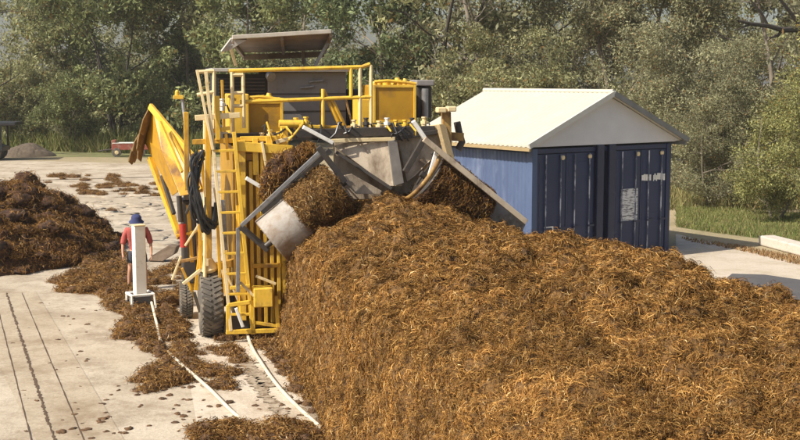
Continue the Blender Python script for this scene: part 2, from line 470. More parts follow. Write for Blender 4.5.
_bm = bmesh.new(); bmesh.ops.create_icosphere(_bm, subdivisions=3, radius=1)
ICO_V = np.array([v.co[:] for v in _bm.verts]); ICO_F = np.array([[v.index for v in f_.verts] for f_ in _bm.faces]); _bm.free()
def lump(c, r, fl, rng, sink=.15):
    sd_ = rng.uniform(0, 50)
    k = .5 + .75 * vnoise(ICO_V + sd_, 1.5, 3) + .7 * np.abs(vnoise(ICO_V + sd_, 3.4, 4) - .5) + .5 * (vnoise(ICO_V + sd_, 7, 5) - .3)
    a = rng.uniform(0, 6.28); e = ICO_V * k[:, None] * np.array([r * rng.uniform(.7, 1.5), r * rng.uniform(.7, 1.3), r * fl])
    e = np.stack([e[:, 0] * math.cos(a) - e[:, 1] * math.sin(a), e[:, 0] * math.sin(a) + e[:, 1] * math.cos(a), e[:, 2]], -1)
    return e + np.array([c[0], c[1], c[2] + r * fl * sink])
# ---- dark heap at the left
def blob_heap(name, cx, cy, rx, ry, h, res, core, strandm, nstr, seed, label, cat, pw=1.0, bump=1.0, extra=(), lumps_n=0):
    rng = np.random.default_rng(seed)
    n = res; u = np.linspace(-1.12, 1.12, n); U, W = np.meshgrid(u, u, indexing='ij')
    ang = np.arctan2(W, U); rr = np.sqrt(U * U + W * W)
    P0 = np.stack([U * rx, W * ry, 0 * U], -1).reshape(-1, 3)
    r = rr.reshape(-1) / (.88 + .24 * vnoise(np.stack([np.cos(ang), np.sin(ang), 0 * ang], -1).reshape(-1, 3), 1.7, seed))
    z = h * np.clip(1 - r ** 1.7, -.2, 1) ** 1.0 if pw == 1 else h * np.sign(1 - r) * np.abs(np.clip(1 - r ** 2.2, -.3, 1)) ** pw
    for (ex, ey, ra, rb, hh) in extra:
        z = z + hh * np.clip(1.25 * (1 - ((P0[:, 0] - ex) / ra) ** 2 - ((P0[:, 1] - ey) / rb) ** 2), 0, 1) ** .8
    nz = (vnoise(P0, .8, seed + 1) - .5) * .7 + (vnoise(P0, 1.9, seed + 2) - .5) * .45 + np.abs(vnoise(P0, 4.2, seed + 3) - .5) * .5 + (vnoise(P0, 10, seed + 4) - .5) * .1
    z = z + nz * bump * h / 2.2 * np.clip((1.1 - r) * 3, 0, 1)
    P0[:, 2] = np.where(r > 1.08, -.1, np.maximum(z, -.1))
    Nn = grid_normals(P0, n, n)
    if Nn[:, 2].mean() < 0: Nn = -Nn
    Fg = grid_faces(n, n)
    if lumps_n:
        cand = np.where((P0[:, 2] > .05) & (P0[:, 2] < 9))[0]
        vv = [P0]; ff = [np.concatenate([Fg[:, [0, 1, 2]], Fg[:, [0, 2, 3]]])]; k_ = len(P0); nn_ = [Nn]
        for q_ in rng.choice(cand, lumps_n):
            lv_ = lump(P0[q_] - Nn[q_] * .05, rng.uniform(.06, .24) * (1 if rng.random() < .85 else 1.5), .7, rng, 0)
            vv.append(lv_); ff.append(ICO_F + k_); k_ += len(lv_); d_ = lv_ - lv_.mean(0); nn_.append(d_ / (np.linalg.norm(d_, axis=1, keepdims=True) + 1e-9))
        P0 = np.concatenate(vv); Fg = np.concatenate(ff); Nn = np.concatenate(nn_)
    ho = np_mesh(name, P0, Fg, core, None, None, True); ho.location = (cx, cy, 0)
    tag(ho, label, cat)
    if nstr:
        ids = np.where(P0[:, 2] > .02)[0]
        idx = rng.choice(ids, nstr)
        P = P0[idx] + rng.normal(0, .03, (nstr, 3)) * np.array([1, 1, .5])
        a = vnoise(P, 1.1, 40) * 9; fl = np.stack([np.cos(a), np.sin(a), -.5 + 0 * a], -1)
        v, f, c = strands(P, Nn[idx], fl, (.06, .2), (.007, .017), .05, 1.0, rng)
        so = np_mesh('loose_straw', v, f, strandm, ho, c); so['kind'] = 'stuff'
    return ho
pc = G(0, 262)
blob_heap('compost_heap', pc.x - .2, pc.y + 1.2, 3.0, 3.6, 1.25, 170, HEAPD, DARKSTRAW, 150000, 51,
          'dark brown clumpy compost heap at the left edge behind the worker', 'compost heap', .8, 1.5, [(-.2, .9, 1.4, 1.6, .5), (-2.0, -.4, 1.3, 1.6, .45)], 520)
pc = G(24, 157)
blob_heap('soil_mound', pc.x, pc.y + 1, 1.7, 1.4, .6, 70, SOIL, None, 0, 61, 'low grey soil mound below the trees beside the black truck', 'mound', .8, 1.3)

# ---- scattered litter on the yard
rng = np.random.default_rng(77)
lumps = []
lrad = []
HP1 = [(152, 316), (157, 330), (162, 346), (176, 362), (192, 378), (212, 396), (232, 414), (252, 430)]
HP2 = [(243, 336), (250, 346), (262, 366), (276, 386), (294, 406), (318, 428), (350, 456)]
HLINE = [G(x, y).lerp(G(*h[i_ + 1]), k_ / 6) for h in (HP1, HP2) for i_, (x, y) in enumerate(h[:-1]) for k_ in range(6)]
def add_lump(c, r, fl=.85):
    if min((Vector((c[0], c[1], 0)) - h).length for h in HLINE) < r * .9 + .03: return
    lrad.append(r)
    lumps.append((lump((c[0], c[1], 0), r, fl, rng), ICO_F))
def inside(px, py):   # the littered band between the dark heap and the machine, traced in the photo
    mid = 112 + (py - 262) * .62; half = 21 + 16 * vnoise(np.array([[px * .0, py, 0.]]), .05, 3)[0] - max(0, (py - 330)) * .2
    return abs(px - mid) < half
cnt = 0
while cnt < 330:
    py = rng.uniform(258, 385); px = rng.uniform(70, 215)
    if inside(px, py):
        p = G(px, py)
        if (p - G(137, 290)).length < .5: continue
        add_lump(p, rng.uniform(.05, .19) * (1 if py < 340 else .75)); cnt += 1
for (x0, x1, y0, y1, n, rr) in ((142, 232, 368, 390, 34, .15), (150, 186, 262, 305, 30, .16), (225, 270, 336, 352, 12, .12), (195, 330, 428, 446, 46, .18), (170, 250, 345, 362, 14, .13), (262, 300, 335, 350, 10, .12), (60, 300, 385, 440, 60, .05), (10, 130, 300, 440, 45, .035), (170, 290, 320, 440, 60, .045), (60, 135, 268, 294, 34, .22), (75, 160, 184, 196, 34, .2), (45, 120, 176, 183, 14, .2), (30, 120, 205, 250, 20, .12)):
    for _ in range(n): add_lump(G(rng.uniform(x0, x1), rng.uniform(y0, y1)), rng.uniform(.5, 1.2) * rr, .5)
for _ in range(80):    # crumbs along the foot of the long heap
    v0 = rng.uniform(-9, 1.0); add_lump(to_world((-.15 - abs(rng.normal(0, .18)), v0, 0)), rng.uniform(.04, .13))
sandv = []; sandf = []; n = 0
for _ in range(70):
    p = G(88 + 75 * rng.random() ** 1.5, rng.uniform(180, 246)); l_ = lump((p.x, p.y, 0), rng.uniform(.2, .7), .07, rng, 0)
    sandv.append(l_); sandf.append(ICO_F + n); n += len(l_)
tag(np_mesh('loose_sand', np.concatenate(sandv), np.concatenate(sandf), CONC, None, None, True), 'rough ridges of pale sand on the yard between the dark heap and the machine', 'sand', None, 'stuff')
Vs, Fs = [], []; n = 0
for vs, fs in lumps:
    Vs.append(vs); Fs.append(fs + n); n += len(vs)
Vl = np.concatenate(Vs); Fl = np.concatenate(Fs)
scat = np_mesh('scattered_compost', Vl, Fl, LITTER, None, None, True)
tag(scat, 'loose brown compost litter strewn over the concrete yard around the white post', 'compost litter', None, 'stuff')
lw = np.repeat(np.maximum(np.array(lrad) - .06, 0) ** 1.5, len(lumps[0][0])); idx = rng.choice(len(Vl), 110000, p=lw / lw.sum()); P = Vl[idx] + rng.normal(0, .05, (110000, 3)) * np.array([1, 1, .25]); P[:, 2] = np.maximum(P[:, 2], .012)
Nn = np.tile(np.array([0, -.2, 1.0]), (110000, 1)) + rng.normal(0, .5, (110000, 3)); Nn /= np.linalg.norm(Nn, axis=1, keepdims=True)
v, f, c = strands(P, Nn, rng.normal(0, 1, (110000, 3)), (.05, .16), (.006, .015), .04, 1.0, rng)
v[:, 2] = np.maximum(v[:, 2], .012)
tag(np_mesh('loose_straw', v, f, tint_mat('litter_strands', .9, .1, (.68, .63, .64)), scat, c), kind='stuff')

# ------------------------------------------------------------------ the compost turning machine
M = empty('compost_turner', O, ANG)
tag(M, 'large yellow compost turning machine with ladder, railings, canopy and two spinning drums', 'compost machine')
def B(name, mb, m_, bevel=.008, smooth=False, parent=None): return mb.build(name, m_, parent or M, bevel, smooth)

# side wall of the tunnel: ribbed sheet in a frame
x0 = q(236, 300, 0).x
m = MB(); m.box((x0, .06, .28), (-.06, 3.6, 3.55))
xs = np.linspace(x0 + .06, -.10, 7)
m.box((x0 - .02, -.03, 3.3), (-.03, .057, 3.42)); m.box((x0 - .02, -.032, .2), (-.03, .0568, .279))
wl = B('side_wall', m, OCH)
for x in xs:
    m = MB(); m.box((x - .04, -.075, .283), (x + .03, .0585, 3.29)); m.build('rib', YELB, wl, .01)  # ribs brighter than the wall: lit ridges, shaded gaps put into the colour
m = MB(); m.box((x0 + .3, -.10, 1.32), (-.06, -.077, 1.40)); m.build('cross_bar', YEL, wl, .006)
m = MB(); m.box((-.055, -.06, .16), (.05, 3.6, 2.35)); B('corner_post', m, YELB)
m = MB(); m.box((4.35, .3, .2), (4.7, 3.4, 1.35)); B('side_wall', m, YEL)
# columns left of the ladder and beside the tank
for (px, y0, y1, w, mm) in ((209, 118, 258, .10, YEL), (218, 96, 140, .09, YELB), (187, 112, 190, .09, YEL), (256, 138, 175, .10, YELB), (270, 136, 205, .12, YELB), (285, 126, 172, .13, YELB), (243, 140, 320, .12, YELB)):
    a = q(px, y1, -.12); b = q(px - 1, y0, -.12); m = MB(); m.bar(a, b, w, w, (0, 1, 0)); B('column', m, mm)
# cross beams between the columns
for (xa, ya, xb, yb, w, v, mm) in ((236, 146, 292, 150, .17, -.16, YELB), (195, 118, 240, 115, .1, -.1, CREAM), (192, 142, 240, 140, .09, -.1, YEL), (240, 139, 292, 138, .09, -.1, YELB), (283, 152, 292, 152, .12, -.2, YELB), (200, 270, 236, 262, .14, .5, YEL)):
    m = MB(); m.bar(q(xa, ya, v), q(xb, yb, v), w, w); B('cross_beam', m, mm)

# ladder
lad = MB(); lv = -.42
LA, LB = q(231, 331, lv), q(206, 72, lv + .2)
RA, RB = q(252, 324, lv), q(234, 132, lv + .15)
m = MB(); m.bar(LA, LB, .06, .05); rail = m.build('ladder', CREAM, M, .006)
m = MB(); m.bar(RA, RB, .07, .05); m.build('rail', YELB, rail, .006)
m = MB(); m.bar(q(213, 150, lv + .1), q(197, 70, lv + .2), .05, .045); m.build('rail', CREAM, rail, .006)
for k in range(9):
    y = 150 + k * 20.5
    t = (331 - y) / (331 - 72); a = LA.lerp(LB, t); t2 = (324 - y) / (324 - 132); b = RA.lerp(RB, t2)
    m = MB(); m.bar(a, b, .05, .045); m.build('rung', YELB, rail, .006)

# guard railings round the deck
def railing(segs, v, w, mm, name='railing'):
    m = MB()
    for (xa, ya, xb, yb) in segs: m.tube([q(xa, ya, v), q(xb, yb, v)], w, 8)
    return B(name, m, mm, 0, True)
railing([(229, 71, 362, 67), (362, 67, 370, 64), (240, 102, 371, 97)], .3, .036, YELB)
railing([(232, 72, 233, 134), (243, 74, 244, 128), (232, 75, 243, 75), (232, 93, 243, 93), (232, 106, 243, 106)], .25, .034, CREAM, 'gate')
for (x, y0, y1) in ((351, 68, 98), (360, 67, 128), (371, 65, 128), (323, 89, 128)):
    railing([(x, y0, x, y1)], .3, .034, YELB if x < 360 else CREAM, 'railing_post')
railing([(323, 90, 341, 127), (331, 98, 345, 127), (318, 127, 358, 128)], .35, .04, YEL, 'brace')
railing([(197, 72, 214, 71), (214, 71, 214, 130), (197, 95, 214, 92), (205, 120, 205, 300)], .1, .034, CREAM, 'railing')

for (xa, ya, xb, yb, w, v, mm) in ((222, 80, 224, 132, .05, .35, YEL), (228, 96, 236, 100, .05, .3, YEL), (205, 104, 222, 104, .04, .15, CREAM), (212, 131, 230, 128, .07, -.1, YELB), (262, 142, 268, 176, .05, -.25, CREAM), 
        (276, 142, 292, 138, .07, -.2, CREAM), (226, 134, 228, 160, .05, -.15, YEL), (237, 150, 238, 205, .08, -.14, YEL), (262, 152, 262, 230, .06, -.12, YELB), (276, 152, 277, 200, .06, -.12, YELB), (200, 150, 206, 200, .06, .1, YEL), (372, 126, 418, 126, .05, .2, YELB), (346, 100, 352, 124, .04, .5, RUSTY), (300, 126, 322, 127, .06, .25, YELB)):
    m = MB(); m.bar(q(xa, ya, v), q(xb, yb, v), w, w); B('bracket', m, mm)
# deck and its beams
dk = q(330, 133, .2).z
m = MB(); m.box((q(222, 132, .4).x, .35, dk - .14), (q(432, 132, .4).x, 4.4, dk)); B('deck', m, DARK)
m = MB(); m.bar(q(296, 134, -.05), q(434, 130, -.05), .16, .16); B('front_beam', m, DARK)
m = MB(); m.bar(q(330, 141, -.16), q(395, 139, -.16), .06, .07); B('front_beam', m, CREAM)
m = MB(); m.bar(q(392, 139, -.14), q(441, 131, -.14), .07, .08); B('front_beam', m, DARK)

# engine housing with panel seams, roof lip and dark radiator bay
def hb(pxa, pya, pxb, pyb, v, dep):
    a = q(pxa, pyb, v); b = q(pxb, pya, v); return (a.x, v, a.z), (b.x, v + dep, b.z)
lo, hi = hb(268, 72, 346, 130, 2.0, 1.9)
m = MB(); m.box(lo, hi); hs = B('engine_housing', m, GREY, .02)
for zz in (.32, .62):
    m = MB(); z = lo[2] + (hi[2] - lo[2]) * zz; m.box((lo[0] + .01, 1.985, z - .012), (hi[0] - .01, 1.9975, z + .012)); m.build('panel_seam', DARK, hs)
zc = lo[2] + (hi[2] - lo[2]) * .72
for (x, y) in ((300, 88), (309, 82)):
    p = q(x, y, 1.96); m = MB(); m.bar(p, p + Vector((.28, 0, .03)), .03, .03); m.build('handle', BARE, hs, .005)
m = MB(); m.box((q(346, 90, 2.4).x, 2.4, lo[2]), (q(362, 90, 2.4).x, 3.8, hi[2] - .35)); B('duct', m, DARK, .03)
lo2, hi2 = hb(216, 74, 267, 110, 2.0, 1.8)
m = MB(); m.box(lo2, hi2)
rad = B('radiator', m, mat('radiator_black', (.012, .012, .012), (.02, .018, .016), 12, .7), .01)
m = MB()
for k in range(9):
    z = lo2[2] + .06 + k * (hi2[2] - lo2[2] - .1) / 9; m.box((lo2[0] + .05, 1.97, z), (hi2[0] - .05, 1.996, z + .02))
m.build('grille', DARK, rad)
m = MB(); m.box((lo2[0] - .08, 1.80, hi[2] - .0), (hi[0] + .06, 4.0, hi[2] + .07)); B('housing_roof', m, mat('roof_lip_grey', (.42, .40, .37), (.34, .32, .29), 3, .6), .01)
m = MB(); p0, p1 = q(270, 76, 1.7), q(275, 79, 1.7); m.lathe(p0, Vector((.5, -1, -.5)), [(.02, -.1), (.08, -.05), (.1, .04), (.095, .06)], 14); lamp = B('work_lamp', m, BARE, 0, True)
m = MB(); m.tube([q(268, 72, 1.9), p0], .02); m.build('lamp_arm', DARK, lamp)

# tanks with their valve clutter
for (xa, ya, xb, yb, vv, nm) in ((244, 101, 283, 137, .75, 'a'), (373, 85, 416, 123, .75, 'b')):
    lo, hi = hb(xa, ya, xb, yb, vv, 1.1)
    m = MB(); m.box(lo, hi); tk = B('hydraulic_tank', m, OCH, .03)
    m = MB(); t_ = .05
    for (a, b) in (((lo[0], lo[2]), (lo[0] + t_, hi[2])), ((hi[0] - t_, lo[2]), (hi[0], hi[2])), ((lo[0] + t_, hi[2] - t_), (hi[0] - t_, hi[2])), ((lo[0] + t_, lo[2]), (hi[0] - t_, lo[2] + t_))):
        m.box((a[0], vv - .025, a[1]), (b[0], vv - .003, b[1]))
    m.build('tank_frame', YELB, tk, .006)
    rr = random.Random(3 if nm == 'a' else 4)
    for k in range(7):
        x = lo[0] + .08 + (hi[0] - lo[0] - .12) * k / 6.; r = rr.uniform(.05, .09); m = MB()
        h = rr.uniform(.06, .16)
        m.lathe((x, vv + .1 + rr.uniform(0, .3), hi[2]), (rr.uniform(-.2, .2), 0, 1), [(r, 0), (r, h * .6), (r * .7, h * .7), (r * .55, h)], 10); m.build('valve', YELB, tk, 0, True)
    m = MB(); m.tube([(lo[0] + .05, vv + .1, hi[2] + .06), (lo[0] + .3, vv + .06, hi[2] + .08), (hi[0] - .2, vv + .1, hi[2] + .05), (hi[0] + .03, vv + .1, hi[2] + .02)], .03, 8); m.build('pipe', YELB, tk, 0, True)
lo, hi = hb(229, 94, 249, 138, .62, .9)
m = MB(); m.box(lo, hi); B('side_cabinet', m, YELB, .02)
lo, hi = hb(358, 99, 372, 128, .8, .6)
m = MB(); m.box(lo, hi); B('side_cabinet', m, YELB, .02)
lo, hi = hb(225, 101, 236, 132, .5, .3)
# small gas bottles / oil filters at the cabinet
for (x, y, mm) in ((222, 103, WHITE), (262, 137, CREAM), (270, 134, CREAM), (279, 136, YELB), (387, 122, WHITE), (396, 124, YELB), (424, 121, CREAM), (306, 121, YELB), (296, 122, YELB), (354, 124, CREAM), (340, 126, DARK), (366, 122, DARK), (379, 125, CREAM), (405, 124, YELB), (412, 122, DARK)):
    p = q(x, y, .1); m = MB(); m.lathe(p, (0, 0, 1), [(.05, -.14), (.05, -.06), (.065, -.055), (.065, .0), (.035, .005), (.035, .05), (.05, .055), (.05, .08)], 8); fi = B('valve', m, mm, 0, False)
    m = MB(); m.tube([p + Vector((0, 0, -.05)), p + Vector((.09, -.03, -.04)), p + Vector((.13, -.02, -.16))], .018, 6); m.build('pipe', DARK, fi, 0, True)
rc_ = random.Random(21)
for k in range(16):   # small hoses and pipes over the front of the deck
    xa = rc_.uniform(262, 425); p = q(xa, rc_.uniform(124, 132), -.1); e = q(xa + rc_.uniform(-14, 14), rc_.uniform(132, 142), -.22)
    m = MB(); m.tube([p, p + Vector((rc_.uniform(-.1, .1), -.1, .05)), (p + e) / 2 + Vector((0, -.12, 0)), e], .018, 6); B('hydraulic_hose', m, HOSEB if k % 3 else YELB, 0, True)
p = q(286, 124, .05); m = MB(); m.tube([q(279, 124, .05), q(303, 124, .05)], .075, 12); B('hydraulic_motor', m, YELB, 0, True)
# stack behind the right tank
lo, hi = hb(417, 86, 432, 118, 1.5, .5)
m = MB(); m.box(lo, hi); st = B('exhaust_stack', m, DARK, .03)
m = MB(); m.box((lo[0] - .03, 1.42, hi[2] + .002), (hi[0] + .03, 2.05, hi[2] + .12)); m.build('cap', mat('stack_cap', (.28, .25, .24), (.2, .18, .17), 5, .7), st, .02)
m = MB(); m.tube([((lo[0] + hi[0]) / 2, 1.46, lo[2]), ((lo[0] + hi[0]) / 2, 1.46, hi[2] - .05)], .07, 12); m.build('pipe', BARE, st, 0, True)

# canopy over the engine, tilted up towards the camera
cv = 1.3
A_, B_, C_, D_ = q(232, 39, cv), q(331, 33, cv), q(324, 50, cv + 1.9), q(243, 53, cv + 1.9)
cn = MB(); cn.prism([A_, B_, C_, D_], (0, .02, .06)); can = B('canopy', cn, ROOFU, .01)
for t in (0.0, .5, 1.0):
    m = MB(); m.bar(A_.lerp(B_, t) + Vector((0, 0, -.05)), D_.lerp(C_, t) + Vector((0, 0, -.05)), .06, .08); m.build('rafter', ROOFU, can, .005)
m = MB(); m.bar(A_ + Vector((0, -.03, .03)), B_ + Vector((0, -.03, .03)), .07, .08); m.build('roof_edge', mat('pale_edge', (.52, .47, .40), (.4, .35, .28), 4, .6), can, .01)
m = MB(); m.bar(D_ + Vector((0, 0, -.09)), C_ + Vector((0, 0, -.09)), .10, .12); m.build('rear_beam', ROOFU, can, .01)
m = MB(); f0 = q(221, 52, cv - .1); m.prism([A_ + Vector((-.02, 0, 0)), A_ + Vector((.28, 0, -.02)), f0 + Vector((.14, .1, .02)), f0], (0, .05, .03)); m.build('side_flap', mat('pale_flap', (.42, .39, .35), (.32, .28, .24), 4, .7), can)
for (xa, ya, xb, yb, v, mm) in ((231, 49, 236, 66, 1.9, TIMB), (330, 38, 315, 66, 1.9, BARE), (303, 51, 303, 64, 3.0, ROOFU)):
    m = MB(); m.bar(q(xa, ya, v), q(xb, yb, v), .06, .06); m.build('strut', mm, can, .005)

# grey deflector plates between the drums
def plate(name, pts, v, mm, th=.05, vs=None):
    m = MB(); P = [q(x, y, v if vs is None else vs[i]) for i, (x, y) in enumerate(pts)]
    m.prism(P, (0, th, 0)); return B(name, m, mm, .006)
plate('deflector_plate', [(334, 146), (345, 143), (370, 143), (396, 140), (402, 168), (402, 186), (388, 186)], -.25, STEEL, vs=[-.02, -.04, -.1, -.14, -.3, -.42, -.36])
plate('deflector_plate', [(341, 176), (352, 174), (382, 191), (380, 194), (356, 194), (346, 183)], -.42, STEEL)
plate('deflector_plate', [(398, 140), (440, 131), (441, 150), (415, 176), (407, 182)], .0, STEEL, vs=[.08, .02, .0, -.1, -.1])
plate('rib_plate', [(388, 141), (397, 140), (404, 183), (394, 186)], -.2, mat('rib_steel', (.13, .115, .10), (.08, .07, .06), 4, .6), vs=[-.2, -.2, -.48, -.48])
m = MB(); m.bar(q(336, 152, -.14), q(392, 189, -.45), .04, .06); B('brace', m, DARK)
m = MB(); m.box((q(335, 150, .2).x, .2, q(335, 200, .2).z), (q(440, 150, .2).x, .4, dk - .142)); B('tunnel_hood', m, STEEL)

# spinning drums
def drum(pa, pb, v, rad, cake, seed, m_, steel_to):
    a, b = q(*pa, v), q(*pb, v); d = (b - a); L_ = d.length; d.normalize()
    m = MB(); m.lathe(a, d, [(rad * .25, .0), (rad * .96, .005), (rad, .02), (rad, L_ * .33), (rad * 1.004, L_ * .335), (rad * 1.004, L_ * .345), (rad, L_ * .35), (rad, L_ - .02), (rad * .96, L_), (rad * .2, L_)], 40)
    dr = B('drum', m, m_, 0, True)
    m = MB(); m.tube([a - d * .12, b + d * .12], .06, 12); m.build('axle', DARK, dr, 0, True)
    # caked compost round the drum
    nu, nv = 60, 120
    t = np.linspace(cake[0], cake[1], nu); an = np.linspace(0, 2 * np.pi, nv)
    T, A = np.meshgrid(t, an, indexing='ij')
    s = np.array(d.orthogonal().normalized()); w = np.cross(np.array(d), s); base = np.array(a)
    P = base + np.array(d) * (T * L_)[..., None] + (s * np.cos(A)[..., None] + w * np.sin(A)[..., None]) * rad
    nz = .02 + .07 * vnoise(P, 6, seed) + .04 * vnoise(P, 16, seed)
    edge = np.clip(np.minimum(T - cake[0], cake[1] - T) * 14 + .1, 0, 1)
    rr = rad - .012 + nz * edge
    P = base + np.array(d) * ((T + (vnoise(P, 4, seed + 1)[...] - .5) * .06) * L_)[..., None] + (s * np.cos(A)[..., None] + w * np.sin(A)[..., None]) * rr[..., None]
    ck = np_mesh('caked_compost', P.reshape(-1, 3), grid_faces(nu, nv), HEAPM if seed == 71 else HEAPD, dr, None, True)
    rng = np.random.default_rng(seed); Pf = P.reshape(-1, 3); idx = rng.choice(len(Pf), 7000)
    ax = np.array(d); rel = Pf[idx] - base; N_ = rel - ax * (rel @ ax)[:, None]; N_ /= np.linalg.norm(N_, axis=1, keepdims=True)
    fl = np.cross(ax, N_)
    return dr, strands(Pf[idx], N_, fl, (.04, .14), (.006, .014), .02, .5, rng)
dr, (v, f, c) = drum((271, 242), (340, 186), -.75, .47, (.42, 1.0), 71, DRUM, .45)
np_mesh('straw_fringe', v, f, tint_mat('drum_straw', .95, .1, (.58, .56, .6)), M, c)['kind'] = 'stuff'
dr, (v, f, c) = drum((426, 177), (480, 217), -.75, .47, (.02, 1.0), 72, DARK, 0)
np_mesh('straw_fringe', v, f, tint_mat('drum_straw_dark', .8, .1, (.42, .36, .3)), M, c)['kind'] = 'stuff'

# frames that carry the drums
def bars(name, lst, mm, v, parent=None):
    m = MB()
    for (xa, ya, xb, yb, w) in lst: m.bar(q(xa, ya, v), q(xb, yb, v), w, w)
    return B(name, m, mm, .006, parent=parent)
bars('drum_frame', [(241, 226, 323, 149, .07)], BARE, -.85)
bars('drum_frame', [(262, 213, 330, 150, .10)], DARK, -.70)
bars('frame_arm', [(240, 226, 268, 250, .11)], DARK, -.72)
bars('frame_arm', [(318, 147, 345, 182, .10)], DARK, -.9)
bars('hanger_rod', [(238, 228, 238, 292, .07)], BARE, -.55)
bars('drum_frame', [(424, 139, 526, 222, .10)], STEEL, -1.3)
bars('drum_frame', [(432, 152, 500, 207, .08)], DARK, -.7)
bars('frame_arm', [(424, 139, 405, 172, .10)], DARK, -.6)
plate('guard_plate', [(470, 176), (484, 184), (527, 221), (520, 238), (498, 236), (476, 200)], -.8, mat('guard_grey', (.26, .24, .22), (.18, .16, .14), 4, .6, 0, .2, 20, (.1, .07, .04), 4, .5, .7), .04)
# curved hood on the right drum's near rim
m = MB()
a = q(424, 176, -.75); b = q(478, 216, -.75); d = (b - a).normalized(); s = Vector((0, -1, 0)); t = d.cross(s).normalized()
pts = []
for k in range(13):
    an = R(-75 + 150 * k / 12); pts.append(a - d * .04 + (s * math.cos(an) + t * math.sin(an)) * .56)
vs = []
for p in pts: vs += [p - d * .05, p + d * .03]
m.add(vs, [(2 * i, 2 * i + 1, 2 * i + 3, 2 * i + 2) for i in range(12)])
o = B('hood_strip', m, RUSTY, 0, True); sm = o.modifiers.new('thick', 'SOLIDIFY'); sm.thickness = .03
# pale arms
for (xa, ya, xb, yb, w, v) in ((303, 127, 333, 143, .11, -.5), (413, 121, 428, 143, .12, -.7), (246, 178, 266, 190, .10, -.35), (428, 180, 437, 150, .05, -1.15)):
    m = MB(); m.bar(q(xa, ya, v), q(xb, yb, v), w, .07); B('link_arm', m, WHITE, .01)
# hairy compost stuck on the left head
Vs, Fs = [], []; n = 0; rng = np.random.default_rng(9)
bm = bmesh.new(); bmesh.ops.create_icosphere(bm, subdivisions=4, radius=1)
sv = np.array([v.co[:] for v in bm.verts]); sf = np.array([[v.index for v in f.verts] for f in bm.faces]); bm.free()
for (x, y, r, v) in ((272, 180, .17, -.55), (280, 170, .22, -.5), (290, 163, .2, -.5), (300, 156, .15, -.5), (268, 192, .13, -.55), (285, 182, .2, -.45), (296, 172, .18, -.45), (308, 150, .1, -.55)):
    k = .75 + .5 * vnoise(sv * 1.0 + x, 2.5, 2) + .25 * vnoise(sv + x, 7, 2)
    Vs.append(sv * k[:, None] * r + np.array(q(x, y, v))); Fs.append(sf + n); n += len(sv)
Vc = np.concatenate(Vs); o = np_mesh('stuck_compost', Vc, np.concatenate(Fs), HEAPD, M, None, True)
idx = rng.choice(len(Vc), 4000); Nn = rng.normal(0, 1, (4000, 3)) + np.array([0, -1, .3]); Nn /= np.linalg.norm(Nn, axis=1, keepdims=True)
v, f, c = strands(Vc[idx], Nn, rng.normal(0, 1, (4000, 3)), (.06, .2), (.008, .018), .03, .5, rng)
so = np_mesh('loose_straw', v, f, tint_mat('stuck_straw', .8, .1, (.7, .62, .55)), o, c); so['kind'] = 'stuff'

# rusty lamp tower at the right end of the beam
m = MB(); m.bar(q(447, 152, -.1), q(446, 112, -.1), .16, .14, (0, 1, 0)); tw = B('tower', m, RUSTY)
m = MB(); m.bar(q(441, 125, -.14), q(452, 168, -.45), .16, .1); m.build('brace', TIMB, tw, .01)
for (x, y) in ((441, 110), (451, 109)):
    p = q(x, y, -.22); m = MB(); m.box((p.x - .085, p.y - .1, p.z - .05), (p.x + .085, p.y + .1, p.z + .05)); m.build('lamp', CREAM, tw, .02)
m = MB(); m.bar(q(440, 136, .1), q(463, 137, .1), .14, .16); m.build('bracket', RUSTY, tw, .01)
m = MB(); m.tube([q(457, 122, .1), q(459, 132, .1), q(462, 142, .1), q(458, 150, .1)], .07, 10); m.build('motor', DARK, tw, 0, True)
m = MB(); m.bar(q(430, 128, 0), q(446, 126, 0), .1, .1); m.build('bracket', CREAM, tw, .01)

# discharge chute at the left with its rubber curtain
cv0, cv1 = 1.2, .4
def P2(x, y, v): return q(x, y, v)
m = MB(); m.prism([P2(152, 107, 1.6), P2(158, 111, 1.5), P2(190, 152, .7), P2(203, 192, .3), P2(180, 196, .3), P2(161, 150, 1.0)], (.03, .05, .0)); ch = B('chute', m, YEL, .01)
m = MB(); m.bar(P2(150, 106, 1.55), P2(192, 156, .6), .07, .12); m.build('chute_edge', YELB, ch, .008)
m = MB(); m.prism([P2(152, 107, 1.65), P2(161, 150, 1.05), P2(178, 192, .35), P2(172, 196, .9), P2(152, 156, 2.2), P2(142, 138, 2.4)], (0.02, .06, 0)); m.build('chute_side', OCH, ch, .01)
for (xa, ya, xb, yb) in ((160, 122, 182, 172), (170, 133, 192, 176)):
    m = MB(); m.bar(P2(xa, ya, .95), P2(xb, yb, .28), .05, .06); m.build('chute_rib', YELB, ch, .006)
m = MB(); m.bar(P2(150, 158, 2.0), P2(180, 238, .9), .10, .10); m.build('chute_leg', YEL, ch, .01)
m = MB(); m.bar(P2(162, 176, 1.4), P2(174, 214, .9), .07, .07); m.build('chute_leg', DARK, ch, .01)
m = MB(); nS = 9
for k in range(nS):
    t = k / (nS - 1); top = P2(152, 109, 1.7).lerp(P2(139, 143, 2.5), t)
    ln = .34 + .34 * random.random()
    dx = random.uniform(-.06, .02)
    a = top; b = top + Vector((dx - .10, -.03, -ln * .55)); c_ = top + Vector((dx * 2 - .14, -.02, -ln))
    wv = Vector((.05, .12, -.06))
    m.prism([a - wv, a + wv, b + wv, c_ + wv * .6, c_ - wv * .7, b - wv], (.02, -.01, 0))
m.build('rubber_curtain', CURT, ch)

